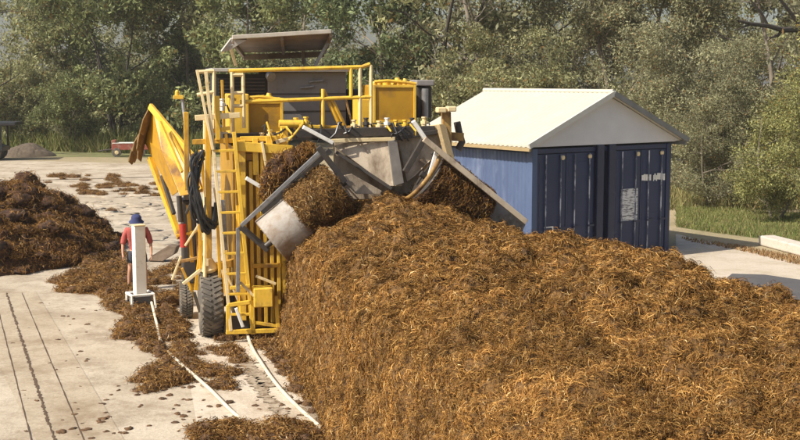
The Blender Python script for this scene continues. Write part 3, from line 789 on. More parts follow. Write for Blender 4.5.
# mast with a small lamp behind the chute
m = MB(); m.tube([P2(191, 165, .2), P2(182, 98, .4)], .03, 8); ms = B('mast', m, BARE, 0, True)
m = MB(); p = P2(180, 97, .4); m.box((p.x - .12, p.y - .06, p.z - .04), (p.x + .06, p.y + .06, p.z + .03)); m.lathe((p.x - .05, p.y, p.z + .03), (0, 0, 1), [(.04, 0), (.04, .07), (.02, .1)], 10); m.build('beacon', YELB, ms, .01)

# hydraulics, hoses, wheels at the left side
m = MB(); m.tube([q(183.5, 247, .5), q(182.5, 224, .5)], .065, 14); rc = B('hydraulic_cylinder', m, REDP, 0, True)
m = MB(); m.tube([q(181, 222, .5), q(179, 196, .5)], .05, 10); m.build('piston_rod', DARK, rc, 0, True)
lo, hi = hb(183, 200, 196, 284, .75, .6); m = MB(); m.box(lo, hi); B('pump_block', m, DARK, .03)
lo, hi = hb(184, 182, 200, 200, .55, .3); m = MB(); m.box(lo, hi); B('valve_block', m, mat('valve_grey', (.2, .17, .14), (.12, .1, .08), 7, .6), .02)
rh = random.Random(12)
for k in range(11):
    xs_ = [rh.uniform(196, 212), rh.uniform(188, 198), rh.uniform(190, 204), rh.uniform(200, 218)]
    pts = [q(xs_[0], rh.uniform(150, 160), -.1), q(xs_[1], rh.uniform(165, 185), -.25), q(xs_[2], rh.uniform(200, 222), -.3), q(xs_[3], rh.uniform(222, 234), -.2), q(xs_[3] + rh.uniform(0, 4), rh.uniform(190, 215), -.1)]
    sp = []
    for i in range(len(pts) - 1):
        p0 = pts[max(i - 1, 0)]; p1, p2 = pts[i], pts[i + 1]; p3 = pts[min(i + 2, len(pts) - 1)]
        for s in range(6):
            t = s / 6; sp.append(.5 * ((2 * p1) + (p2 - p0) * t + (2 * p0 - 5 * p1 + 4 * p2 - p3) * t * t + (3 * p1 - p0 - 3 * p2 + p3) * t ** 3))
    sp.append(pts[-1]); m = MB(); m.tube(sp, .026, 7); B('hydraulic_hose', m, HOSEB, 0, True)
for (xa, ya, xb, yb, w, mm, v) in ((204, 267, 183, 284, .06, CREAM, .2), (207, 232, 207, 266, .06, CREAM, .1), (196, 290, 202, 240, .08, YEL, .4), (181, 256, 172, 280, .04, CREAM, .3), (190, 168, 192, 290, .10, YEL, .9), (199, 200, 201, 270, .06, YEL, .2), (223, 200, 226, 250, .07, BARE, -.1), (188, 205, 192, 262, .07, YEL, .55), (197, 232, 200, 286, .05, RUSTY, .45), (176, 236, 203, 230, .05, YEL, .5), (178, 262, 206, 256, .06, RUSTY, .5),
        (185, 246, 198, 226, .04, CREAM, .4), (203, 208, 206, 262, .045, YELB, .1), (217, 210, 221, 300, .06, YEL, .1), (194, 292, 200, 312, .06, DARK, .4), (182, 268, 196, 300, .05, YEL, .45), (224, 268, 238, 300, .04, CREAM, -.2), (214, 188, 222, 240, .035, CREAM, -.1), (199, 186, 186, 214, .05, DARK, .3), (240, 282, 254, 296, .05, CREAM, -.5), (256, 276, 276, 284, .05, CREAM, -.45)):
    m = MB(); m.bar(q(xa, ya, v), q(xb, yb, v), w, w); B('strut', m, mm)
m = MB(); p = q(208, 264, .25); m.lathe(p, (.25, 0, -1), [(.06, -.18), (.10, -.1), (.17, .1), (.12, .16)], 14); B('hub_motor', m, CREAM, 0, True)

def wheel(cx, cy, r, w, name='wheel'):
    root = MB(); rp = []
    m = MB(); prof_ = [(r * .55, -w * .42), (r * .72, -w * .5), (r * .93, -w * .47), (r, -w * .36), (r, w * .36), (r * .93, w * .47), (r * .72, w * .5), (r * .55, w * .42)]
    m.lathe((cx, cy, r), (1, 0, 0), prof_, 48, closed=True)
    # tread lugs in a chevron
    for k in range(38):
        a = 2 * math.pi * k / 38
        for sgn in (-1, 1):
            a2 = a + (0 if sgn < 0 else math.pi / 38)
            p0 = Vector((cx + sgn * w * .05, cy + math.cos(a2 + .1) * (r + .005), r + math.sin(a2 + .1) * (r + .005)))
            p1 = Vector((cx + sgn * w * .42, cy + math.cos(a2 - .03) * (r + .0), r + math.sin(a2 - .03) * (r + .0)))
            m.bar(p0, p1, .04, .03, up=(0, math.cos(a2), math.sin(a2)))
    t = B('wheel', m, RUBBER, 0, True)
    m = MB(); m.lathe((cx, cy, r), (1, 0, 0), [(r * .12, -w * .2), (r * .3, -w * .22), (r * .5, -w * .40), (r * .56, -w * .40), (r * .56, w * .40), (r * .5, w * .4), (r * .3, w * .1)], 28); m.build('rim', CREAM, t, 0, True)
    return t
g = to_local(G(212.5, 339)); wheel(g.x, g.y + .38, .62, .44)
g = to_local(G(187, 319)); wheel(g.x, g.y + .2, .36, .26)
m = MB(); g = to_local(G(212.5, 339)); m.tube([(g.x + .1, g.y + .38, .62), (x0 + .3, g.y + .38, .66)], .1, 10); B('axle', m, DARK, 0, True)

# bottom step and bumper frame
st = MB()
for (xa, ya, xb, yb, w) in ((226, 332, 284, 330, .08), (228, 305, 250, 302, .07), (228, 305, 228, 334, .07), (252, 300, 253, 334, .08), (276, 296, 278, 328, .07), (252, 322, 278, 326, .06), (230, 288, 250, 286, .06)):
    st.bar(q(xa, ya, -.4), q(xb, yb, -.4), w, w)
B('step_frame', st, YELB)
lo, hi = hb(254, 288, 273, 308, -.55, .35); m = MB(); m.box(lo, hi); B('tool_box', m, YELB, .02)
m = MB(); m.bar(q(236, 308, -.5), q(243, 327, -.5), .06, .06); B('link_arm', m, WHITE, .01)
lo, hi = hb(224, 316, 252, 334, -.1, .4); m = MB(); m.box(lo, hi); B('lower_box', m, DARK, .02)

# ------------------------------------------------------------------ container shed
SC = Vector((3.30, 30.1, 0)); SR = math.atan2(2.8, 4.1)
S = empty('container_shed', SC, SR)
tag(S, 'navy blue shed of two shipping containers under a white gable roof', 'shed')
W_, L_, H_ = 4.97, 5.1, 3.02
m = MB(); m.box((.06, .08, .12), (W_ - .06, L_, H_)); m.build('wall', NAVY, S, .01)
m = MB()                                              # faded side sheet with shallow corrugations
n = 34; vs = []
for i in range(n * 4 + 1):
    y = .1 + (L_ - .14) * i / (n * 4); dx = (.0, .0, .018, .018)[i % 4]
    vs += [(.0 + dx, y, .16), (.0 + dx, y, H_ - .1)]
m.add(vs, [(2 * i, 2 * i + 2, 2 * i + 3, 2 * i + 1) for i in range(n * 4)]); m.build('side_sheet', BLUE, S)
for x in (0, W_ - .16):
    m = MB(); m.box((x - .012, -.05, .0), (x + .16, .10, H_ + .01)); m.build('corner_post', BLUE if x == 0 else NAVY, S, .01)
m = MB(); m.box((.15, -.03, .0), (W_ - .165, .077, .16)); m.build('sill', NAVY, S, .01)
m = MB(); m.box((.15, -.03, H_ - .12), (W_ - .165, .077, H_ + .004)); m.build('lintel', NAVY, S, .01)
NAVYD = mat('navy_post_paint', (.012, .017, .045), (.02, .026, .06), 3, .45, 0, .1, 30, (.05, .06, .08), 4, .6, .8)
for x in (2.16, 2.58):
    m = MB(); m.box((x, -.12, .0), (x + .24, -.033, H_ + .06)); m.build('centre_post', NAVYD, S, .02)
RODM = mat('lock_rod_grey', (.10, .12, .17), (.05, .06, .1), 3, .45, .2, .1, 30, (.5, .52, .58), 3, .5, .6, (1, 1, .6))
for k, (xa, xb) in enumerate(((.17, 1.13), (1.15, 2.13), (2.84, 3.82), (3.84, 4.79))):
    m = MB(); m.box((xa, -.02, .18), (xb, .02, H_ - .14))
    for zz in (.3, .8, 1.3, 1.8, 2.3): m.box((xa + .07, -.026, zz), (xb - .07, -.0205, zz + .36))
    d_ = m.build('door', NAVY, S, .008)
    for fx in (.28, .80):
        x = xa + (xb - xa) * fx
        m = MB(); m.tube([(x, -.062, .2), (x, -.062, H_ - .16)], .018, 8); m.build('lock_rod', RODM, d_, 0, True)
        m = MB(); m.box((x - .05, -.09, .95), (x + .18, -.07, 1.0)); m.build('handle', NAVYD, d_)
    xx = xb - .06 if k % 2 == 0 else xa + .95
    m = MB(); m.lathe((xb - .12 if k % 2 == 0 else xb - .18, -.036, H_ - .24), (0, -1, 0), [(.02, 0), (.06, .0), (.06, .03), (.03, .045)], 14); m.build('lock_cap', CREAM, d_, 0, True)
    if k == 2:
        m = MB(); m.box((3.10, -.056, 1.0), (3.72, -.0355, 1.86)); pl = m.build('notice_board', mat('notice_white', (.62, .62, .6), (.54, .54, .53), 6, .6, 0, 0, 30, (.07, .07, .075), 5, .52, .55, (1.3, 1, 9)), d_, .004)
    if k == 3:
        m = MB(); rr = random.Random(2)
        for (a, b) in ((4.06 - .2, 4.06 + .12), (4.30, 4.74)):
            x = a
            while x < b - .03:
                w_ = rr.uniform(.03, .07); z0 = rr.uniform(2.02, 2.06); m.box((x, -.050, z0), (x + w_, -.0365, z0 + rr.uniform(.14, .19))); x += w_ + rr.uniform(.008, .02)
        m.build('stencilled_mark', WHITE, d_)
    if k == 0:
        m = MB()
        for (a, b) in (((.42, .80), (.72, .835)), ((.42, 1.0), (.72, 1.035)), ((.42, .835), (.455, 1.0)), ((.685, .835), (.72, 1.0))): m.box((a[0], -.05, a[1]), (b[0], -.0365, b[1]))
        m.build('box_outline', WHITE, d_)
        m = MB(); m.box((.52, -.05, .62), (.70, -.0365, .74)); m.build('sticker', CREAM, d_)
# roof
EH, RH = 3.13, 4.42; ov = .34; fo = .30
cx = W_ / 2 + .02
def roof_side(s):
    m = MB(); n = 30; vs = []
    xe = -ov if s < 0 else W_ + ov
    for i in range(n * 4 + 1):
        y = -fo + (L_ + fo) * i / (n * 4); dz = (0, 0, .022, .022)[i % 4]
        vs += [(xe, y, EH + dz), (cx, y, RH + dz)]
    k = len(vs)
    vs += [(v[0], v[1], v[2] - .05) for v in vs]
    fs = []
    for i in range(n * 4):
        fs += [(2 * i, 2 * i + 2, 2 * i + 3, 2 * i + 1), (k + 2 * i, k + 2 * i + 1, k + 2 * i + 3, k + 2 * i + 2), (2 * i, k + 2 * i, k + 2 * i + 2, 2 * i + 2), (2 * i + 1, 2 * i + 3, k + 2 * i + 3, k + 2 * i + 1)]
    e = 2 * n * 4
    fs += [(0, 1, k + 1, k), (e, k + e, k + e + 1, e + 1)]
    m.add(vs, fs); return m.build('roof', ROOFW, S)
ro = roof_side(-1); roof_side(1)
m = MB(); m.tube([(cx, -fo, RH + .03), (cx, L_, RH + .03)], .06, 10); m.build('ridge_cap', ROOFW, ro, 0, True)
m = MB(); m.bar((-ov - .02, -fo - .03, EH - .015), (cx, -fo - .03, RH - .015), .05, .13); m.build('barge_board', mat('pale_barge', (.55, .54, .48), (.48, .46, .4), 3, .6), S)
m = MB(); m.bar((cx, -fo - .032, RH - .015), (W_ + ov + .02, -fo - .032, EH - .015), .05, .13); m.build('barge_board', TRIM, S)
m = MB(); m.bar((-ov + .04, -fo, EH - .09), (-ov + .04, L_, EH - .09), .06, .10); m.build('eave_batten', TIMB, S)
m = MB(); m.bar((W_ + ov - .04, -fo, EH - .09), (W_ + ov - .04, L_, EH - .09), .06, .10); m.build('eave_batten', TRIM, S)
m = MB(); m.prism([(-ov + .1, -.12, EH - .02), (cx, -.12, RH - .08), (W_ + ov - .1, -.12, EH - .02), (W_ + .02, -.12, H_ + .06), (-.02, -.12, H_ + .06)], (0, .08, 0)); m.build('gable', GABLE, S)

# ------------------------------------------------------------------ white post, hoses
p = G(140.5, 311)
PO = empty('water_post', p, R(28))
tag(PO, 'square white post standing in a low white pipe frame beside the worker', 'post')
m = MB(); m.box((-.115, -.115, .34), (.115, .115, 1.78)); m.build('column', WHITE, PO, .015)
m = MB(); m.box((-.12, -.12, 1.781), (.12, .12, 1.81)); m.build('cap', CREAM, PO, .01)
m = MB(); m.box((-.19, -.17, .0), (.19, .17, .335)); m.build('base_block', mat('base_grey', (.16, .155, .15), (.11, .1, .095), 6, .8), PO, .015)
m = MB(); m.tube([(-.23, -.2, 0), (-.23, -.2, .37), (.23, -.2, .37), (.27, -.26, 0)], .03, 8); m.tube([(-.23, .2, 0), (-.23, .2, .37), (.23, .2, .37), (.23, .2, 0)], .03, 8); m.tube([(-.23, -.2, .37), (-.23, .2, .37)], .03, 8); m.tube([(.23, -.2, .37), (.23, .2, .37)], .03, 8)
m.build('pipe_frame', WHITE, PO, 0, True)

HOSEW = mat('cream_hose', (.60, .54, .42), (.50, .43, .32), 6, .6, 0, .1, 30, (.3, .2, .12), 5, .56, .75)
def hose(name, pix, r, label, z=.0, mm=None):
    pts = [G(x, y) + Vector((0, 0, r + (h if h else .014))) for (x, y, h) in pix]; sp = []
    for i in range(len(pts) - 1):
        p0 = pts[max(i - 1, 0)]; p1, p2 = pts[i], pts[i + 1]; p3 = pts[min(i + 2, len(pts) - 1)]
        for s in range(8):
            t = s / 8; sp.append(.5 * ((2 * p1) + (p2 - p0) * t + (2 * p0 - 5 * p1 + 4 * p2 - p3) * t * t + (3 * p1 - p0 - 3 * p2 + p3) * t ** 3))
    sp.append(pts[-1]); m = MB(); m.tube(sp, r, 10); o = m.build(name, mm or HOSEW, None, 0, True)
    return tag(o, label, 'hose')
hose('water_hose', [(152, 316, .25), (157, 330, .1), (162, 346, 0), (176, 362, .02), (192, 378, .05), (212, 396, .05), (232, 414, 0), (252, 430, 0)], .028, 'cream hose crossing the litter from the white post towards the lower edge')
hose('water_hose', [(241, 326, .35), (250, 346, .04), (262, 366, 0), (276, 386, 0), (294, 406, 0), (318, 428, 0), (350, 456, 0)], .030, 'cream hose curving along the foot of the long heap from the ladder')

# flat plank / lump of crust behind the worker
p = G(163, 262)
m = MB(); m.prism([(-.42, 0, .02), (-.3, -.02, .16), (.12, .1, .42), (.36, .1, .40), (.3, .0, .2), (.0, -.1, .03)], (.05, .28, .02))
o = m.build('crust_slab', mat('crust', (.17, .12, .08), (.10, .065, .04), 7, .9, 0, .6, 30), None, .03); o.location = p
tag(o, 'tilted slab of dry compost crust lying behind the worker', 'compost slab')

# ------------------------------------------------------------------ person
def skin_mesh(verts, edges, root=0, sub=2):
    me = bpy.data.meshes.new('skin_src'); me.from_pydata([v[:3] for v in verts], edges, [])
    ob = link(bpy.data.objects.new('skin_src', me))
    ob.modifiers.new('skin', 'SKIN'); me.skin_vertices  # layer created with the modifier
    lay = me.skin_vertices[0].data if me.skin_vertices else None
    if lay is None:
        bm = bmesh.new(); bm.from_mesh(me); bm.verts.layers.skin.verify(); bm.to_mesh(me); bm.free(); lay = me.skin_vertices[0].data
    for i, v in enumerate(verts):
        r = v[3]; lay[i].radius = r if isinstance(r, tuple) else (r, r); lay[i].use_root = (i == root)
    if sub:
        s = ob.modifiers.new('sub', 'SUBSURF'); s.levels = sub; s.render_levels = sub
    dg = bpy.context.evaluated_depsgraph_get(); out = bpy.data.meshes.new_from_object(ob.evaluated_get(dg))
    bpy.data.objects.remove(ob); bpy.data.meshes.remove(me)
    out.polygons.foreach_set('use_smooth', [True] * len(out.polygons))
    return out
def skin_obj(name, verts, edges, m_, parent=None, root=0, sub=2):
    me = skin_mesh(verts, edges, root, sub); me.materials.clear(); me.materials.append(m_); me.name = name
    o = link(bpy.data.objects.new(name, me)); o.parent = parent; return o
vs = [(0, .02, .93, (.15, .11)), (0, 0, 1.10, (.14, .10)), (0, -.03, 1.30, (.17, .11)), (0, -.05, 1.44, (.09, .075)), (0, -.09, 1.50, .052), (0, -.13, 1.575, (.072, .085)), (0, -.125, 1.66, (.07, .085)), (0, -.225, 1.58, .014)]
ed = [(0, 1), (1, 2), (2, 3), (3, 4), (4, 5), (5, 6), (5, 7)]
def addv(v, par): vs.append(v); ed.append((par, len(vs) - 1)); return len(vs) - 1
for s in (-1, 1):
    addv((s * .088, -.11, 1.58, .018), 5)                      # ear
    sh = addv((s * .205, -.03, 1.39, .066), 2); el = addv((s * .305, .015, 1.12, .044), sh); wr = addv((s * .315, -.07, .89, .03), el); pa = addv((s * .315, -.09, .82, (.036, .022)), wr)
    for k, (dy, ln) in enumerate(((-.036, .075), (-.012, .09), (.012, .083), (.034, .065))):
        a = addv((s * .318, -.095 + dy, .775, .0095), pa); b = addv((s * .314, -.105 + dy, .775 - ln * .55, .009), a); addv((s * .300, -.11 + dy, .775 - ln, .0075), b)
    t = addv((s * .308, -.14, .825, .011), pa); addv((s * .296, -.165, .785, .009), t)
    hp = addv((s * .105, .01, .87, .095), 0); kn = addv((s * .16, -.05 if s < 0 else .0, .49, .060), hp); ca = addv((s * .175, .0 if s < 0 else .06, .33, .058), kn); an = addv((s * .19, .03 if s < 0 else .1, .09, .038), ca); addv((s * .20, -.1 if s < 0 else -.02, .04, .032), an)
pp = G(138, 290)
PB = skin_obj('person', vs, ed, SKIN)
PB.location = pp; PB.rotation_euler = (0, 0, R(14))
tag(PB, 'person in a salmon shirt, dark shorts and navy bucket hat standing behind the white post', 'person')
sv_ = [(0, .02, .90, (.175, .125)), (0, 0, 1.10, (.185, .13)), (0, -.03, 1.30, (.20, .135)), (0, -.045, 1.42, (.12, .09)), (0, -.06, 1.465, (.07, .065))]
se = [(0, 1), (1, 2), (2, 3), (3, 4)]
for s in (-1, 1):
    k = len(sv_); sv_ += [(s * .21, -.03, 1.39, .082), (s * .275, .0, 1.20, .074), (s * .312, .0, 1.05, .066)]; se += [(2, k), (k, k + 1), (k + 1, k + 2)]
skin_obj('shirt', sv_, se, SHIRT, PB, 1)
sv_ = [(0, .02, .95, (.165, .125))]; se = []
for s in (-1, 1):
    k = len(sv_); sv_ += [(s * .11, .01, .84, .115), (s * .145, -.03 if s < 0 else .0, .60, .102)]; se += [(0, k), (k, k + 1)]
skin_obj('shorts', sv_, se, SHORT, PB)
m = MB(); m.lathe((0, -.125, 1.615), (0, -.22, 1), [(.165, -.045), (.17, -.04), (.118, .02), (.112, .08), (.09, .115), (.05, .13), (.01, .133)], 28); m.build('hat', HATM, PB, 0, True)
m = MB(); m.lathe((0, -.105, 1.575), (0, -.1, 1), [(.05, -.05), (.088, -.03), (.092, .04), (.06, .06)], 18); m.build('hair', HAIR, PB, 0, True)
for s in (-1, 1):
    m = MB(); m.lathe((s * .03, -.213, 1.595), (0, -1, 0), [(.003, -.004), (.011, -.002), (.011, .003), (.004, .008)], 10); m.build('eye', EYE, PB, 0, True)
    y0 = .03 if s < 0 else .1
    skin_obj('boot', [(s * .19, y0, .17, .052), (s * .19, y0 + .01, .06, .058), (s * .20, y0 - .1, .045, .048), (s * .205, y0 - .17, .04, .038)], [(0, 1), (1, 2), (2, 3)], SHOE, PB)

# ------------------------------------------------------------------ trailer and truck in the distance
g = G(125, 156.5)
T = empty('red_trailer', g, R(8)); tag(T, 'low red trailer parked at the tree line behind the chute curtain', 'trailer')
m = MB(); m.box((-.75, -.5, .42), (1.6, .5, .82)); m.box((-.75, -.5, .82), (-.5, .5, 1.02)); m.build('body', mat('trailer_red', (.30, .07, .04), (.22, .06, .04), 5, .6, 0, .1, 30, (.3, .22, .16), 4, .5, .7), T, .03)
m = MB(); m.box((-.7, -.52, .825), (1.55, .48, .86)); m.build('deck', WHITE, T, .01)
for x in (-.45, 1.0):
    m = MB(); m.lathe((x, -.42, .28), (0, -1, 0), [(.1, -.1), (.28, -.1), (.28, .1), (.1, .1)], 20); w_ = m.build('wheel', RUBBER, T, .02, True)
    m = MB(); m.lathe((x, -.53, .28), (0, -1, 0), [(.02, 0), (.12, .0), (.12, .02), (.05, .03)], 16); m.build('rim', CREAM, w_, 0, True)
m = MB(); m.tube([(-.75, 0, .45), (-1.6, 0, .35)], .05); m.build('drawbar', DARK, T, 0, True)

g = G(-14, 160)
T = empty('parked_truck', g, R(6)); tag(T, 'black truck with a flat roof cut off by the left edge under the trees', 'truck')
m = MB(); m.box((-4.2, -1.0, .55), (1.2, 1.0, .85)); m.build('chassis', BLACKT, T, .03)
m = MB(); m.box((-4.2, -1.02, .851), (-1.9, 1.02, 2.2)); m.build('cab', BLACKT, T, .08)
m = MB(); m.box((-3.9, -1.03, 1.5), (-2.3, -1.022, 2.0)); m.build('window', mat('dark_glass', (.02, .025, .03), (.02, .025, .03), 2, .1), T)
m = MB(); m.box((-1.8, -1.0, .852), (.4, 1.0, 1.5)); m.build('tray', BLACKT, T, .03)
m = MB(); m.box((-1.85, -1.1, 2.05), (2.0, 1.1, 2.25)); m.build('flat_roof', BLACKT, T, .05)
for (x, y) in ((-1.6, -.95), (1.1, -.95), (-1.6, .95), (1.1, .95)):
    m = MB(); m.bar((x, y, .85), (x, y, 2.05), .1, .1); m.build('roof_post', BLACKT, T)
m = MB(); m.box((.45, -1.0, 1.2), (1.15, -.9, 1.9)); m.build('side_panel', BLACKT, T, .02)
for (x, y) in ((-3.2, -.8), (.6, -.8), (-3.2, .8), (.6, .8)):
    m = MB(); m.lathe((x, y, .48), (0, -1, 0), [(.2, -.14), (.44, -.15), (.48, -.1), (.48, .1), (.44, .15), (.2, .14)], 24); w_ = m.build('wheel', RUBBER, T, 0, True)
    m = MB(); m.lathe((x, y - .12, .48), (0, -1, 0), [(.03, 0), (.2, 0), (.2, .03), (.08, .05)], 18); m.build('rim', BARE, w_, 0, True)

# pale beam at the right and its leaf litter
a, b = G(766, 245), G(830, 262)
m = MB(); m.bar(a + Vector((0, 0, .15)), b + Vector((0, 0, .15)), .5, .28)
o = m.build('concrete_beam', mat('beam_concrete', (.56, .50, .42), (.48, .42, .34), 5, .85, 0, .3, 20, (.3, .24, .16), 4, .55, .75), None, .04)
tag(o, 'pale concrete beam lying along the verge at the right edge', 'beam')

# ------------------------------------------------------------------ vegetation
def leaves(C, rad, n, rng, size, droop=.4, flat=1.0, tone=None):
    """n leaf quads per clump around clump centres C"""
    k = len(C); tot = k * n
    d = rng.normal(0, 1, (tot, 3)); d /= np.linalg.norm(d, axis=1, keepdims=True)
    r = rng.random(tot) ** .45
    P = np.repeat(C, n, 0) + d * (r * np.repeat(rad, n))[:, None] * np.array([1, 1, flat])
    a = rng.normal(0, 1, (tot, 3)); a[:, 2] -= droop; a /= np.linalg.norm(a, axis=1, keepdims=True)
    b = np.cross(a, rng.normal(0, 1, (tot, 3))); b /= np.linalg.norm(b, axis=1, keepdims=True) + 1e-9
    L_ = rng.uniform(.7, 1.4, tot)[:, None] * size; Wd = L_ * rng.uniform(.28, .5, tot)[:, None]
    V = np.stack([P - a * L_ * .5, P + b * Wd * .5, P + a * L_ * .5, P - b * Wd * .5], 1)
    cl = np.repeat(rng.uniform(.72, 1.3, k), n); lf = rng.uniform(.45, 1.7, tot)
    col = np.array([.166, .170, .112])[None, :] * (cl * lf)[:, None]
    dry = rng.random(tot) < .06; col[dry] = np.array([.20, .13, .06])
    Cc = np.repeat(col[:, None, :], 4, 1).reshape(-1, 3)
    Fq = np.arange(tot * 4).reshape(-1, 4)
    return V.reshape(-1, 3).astype(np.float32), Fq, Cc.astype(np.float32)

def tree_mesh(seed, H, spread, low, nlimb, nleaf, lsize, clump=.9, fork=0, lean=.1):
    rd = random.Random(seed); rng = np.random.default_rng(seed)
    mb = MB(); cents = []
    def limb(p, d, L_, r, depth):
        pts = [p]; n = 5; dd = d.normalized()
        for i in range(n):
            dd = (dd + Vector((rd.gauss(0, .16), rd.gauss(0, .16), rd.gauss(.05, .12)))).normalized()
            pts.append(pts[-1] + dd * (L_ / n))
        rs = [r * (1 - .75 * i / n) for i in range(n + 1)]
        mb.tube(pts, rs, 7 if depth < 2 else 5, cap=False)
        if depth >= 1:
            for t in ((3, 5) if depth == 1 else (2, 4, 5)):
                cents.append(pts[t] + Vector((rd.gauss(0, .3), rd.gauss(0, .3), rd.gauss(0, .25))))
        if depth < 2:
            for i in range(2, n + 1):
                for _ in range(2 if depth == 1 else 1):
                    a = rd.uniform(0, 6.28)
                    nd = (dd * .7 + Vector((math.cos(a), math.sin(a), rd.uniform(-.25, .6))) * .9)
                    limb(pts[i], nd, L_ * rd.uniform(.38, .6), rs[i] * .7, depth + 1)
    stems = 1 + fork
    for s in range(stems):
        a0 = rd.uniform(0, 6.28)
        d = Vector((math.cos(a0) * (lean + .22 * (stems > 1)), math.sin(a0) * (lean + .22 * (stems > 1)), 1)).normalized(); pts = [Vector((math.cos(a0) * .12 * (stems > 1), math.sin(a0) * .12 * (stems > 1), -.1))]
        n = 9
        for i in range(n):
            d = (d + Vector((rd.gauss(0, .07), rd.gauss(0, .07), .06))).normalized(); pts.append(pts[-1] + d * H * .88 / n)
        r0 = H * .014 * (1 if stems == 1 else .8); rs = [r0 * (1.25 if i == 0 else 1 - .85 * i / n) for i in range(n + 1)]
        mb.tube(pts, rs, 9, cap=False)
        nl = max(3, nlimb // stems)
        for k in range(nl):
            t = low + (1 - low) * (k + rd.random() * .6) / nl; t = min(t, .99)
            i = int(t * n); f_ = t * n - i; p = pts[i].lerp(pts[min(i + 1, n)], f_)
            a = k * 2.4 + rd.uniform(-.5, .5) + s
            ln = spread * (1 - .45 * abs(t - .5) * 2) * rd.uniform(.75, 1.15)
            limb(p, Vector((math.cos(a), math.sin(a), rd.uniform(.15, .75))), ln, max(.03, rs[i] * .55), 0)
        cents.append(pts[-1])
    C = np.array([c[:] for c in cents]); C[:, 2] = np.maximum(C[:, 2], .5)
    if len(C) > 150: C = C[rng.choice(len(C), 150, replace=False)]
    rad = rng.uniform(.5, 1.1, len(C)) * clump
    lv = leaves(C, rad, max(10, nleaf // len(C)), rng, lsize, .5, .8)
    me = bpy.data.meshes.new('trunk'); me.from_pydata(mb.v, [], mb.f)
    me.polygons.foreach_set('use_smooth', [True] * len(me.polygons)); me.materials.append(BARK)
    return me, lv

def mesh_from(name, lv, m_):
    o = np_mesh(name, lv[0], lv[1], m_, None, lv[2]); me = o.data; bpy.data.objects.remove(o); return me

SPECS = {'full': (101, 13, 4.2, .16, 12, 15000, .30, 1.0, 0, .1), 'round': (102, 10.5, 4.2, .18, 12, 17000, .28, 1.0, 2, .16), 'tall': (103, 15.5, 3.4, .36, 11, 5200, .30, .95, 1, .08),
         'sparse': (104, 14, 4.2, .28, 10, 3400, .28, .9, 0, .12), 'dense': (105, 12.5, 3.6, .10, 14, 19000, .30, 1.05, 0, .08), 'shrubby': (106, 5.6, 3.0, .06, 10, 17000, .20, .75, 3, .3), 'shrubby_fine': (116, 5.6, 3.0, .06, 10, 34000, .115, .75, 3, .3), 'full_fine': (111, 13, 4.2, .10, 13, 36000, .17, 1.0, 0, .1), 'dense_fine': (115, 12.5, 3.6, .08, 14, 42000, .17, 1.0, 0, .08),
         'bare': (107, 13, 5.5, .3, 9, 1500, .26, .8, 0, .2)}
TM = {}
for k, s in SPECS.items():
    tr, lv = tree_mesh(*s); TM[k] = (tr, mesh_from('crown', lv, LEAF_O), lv)

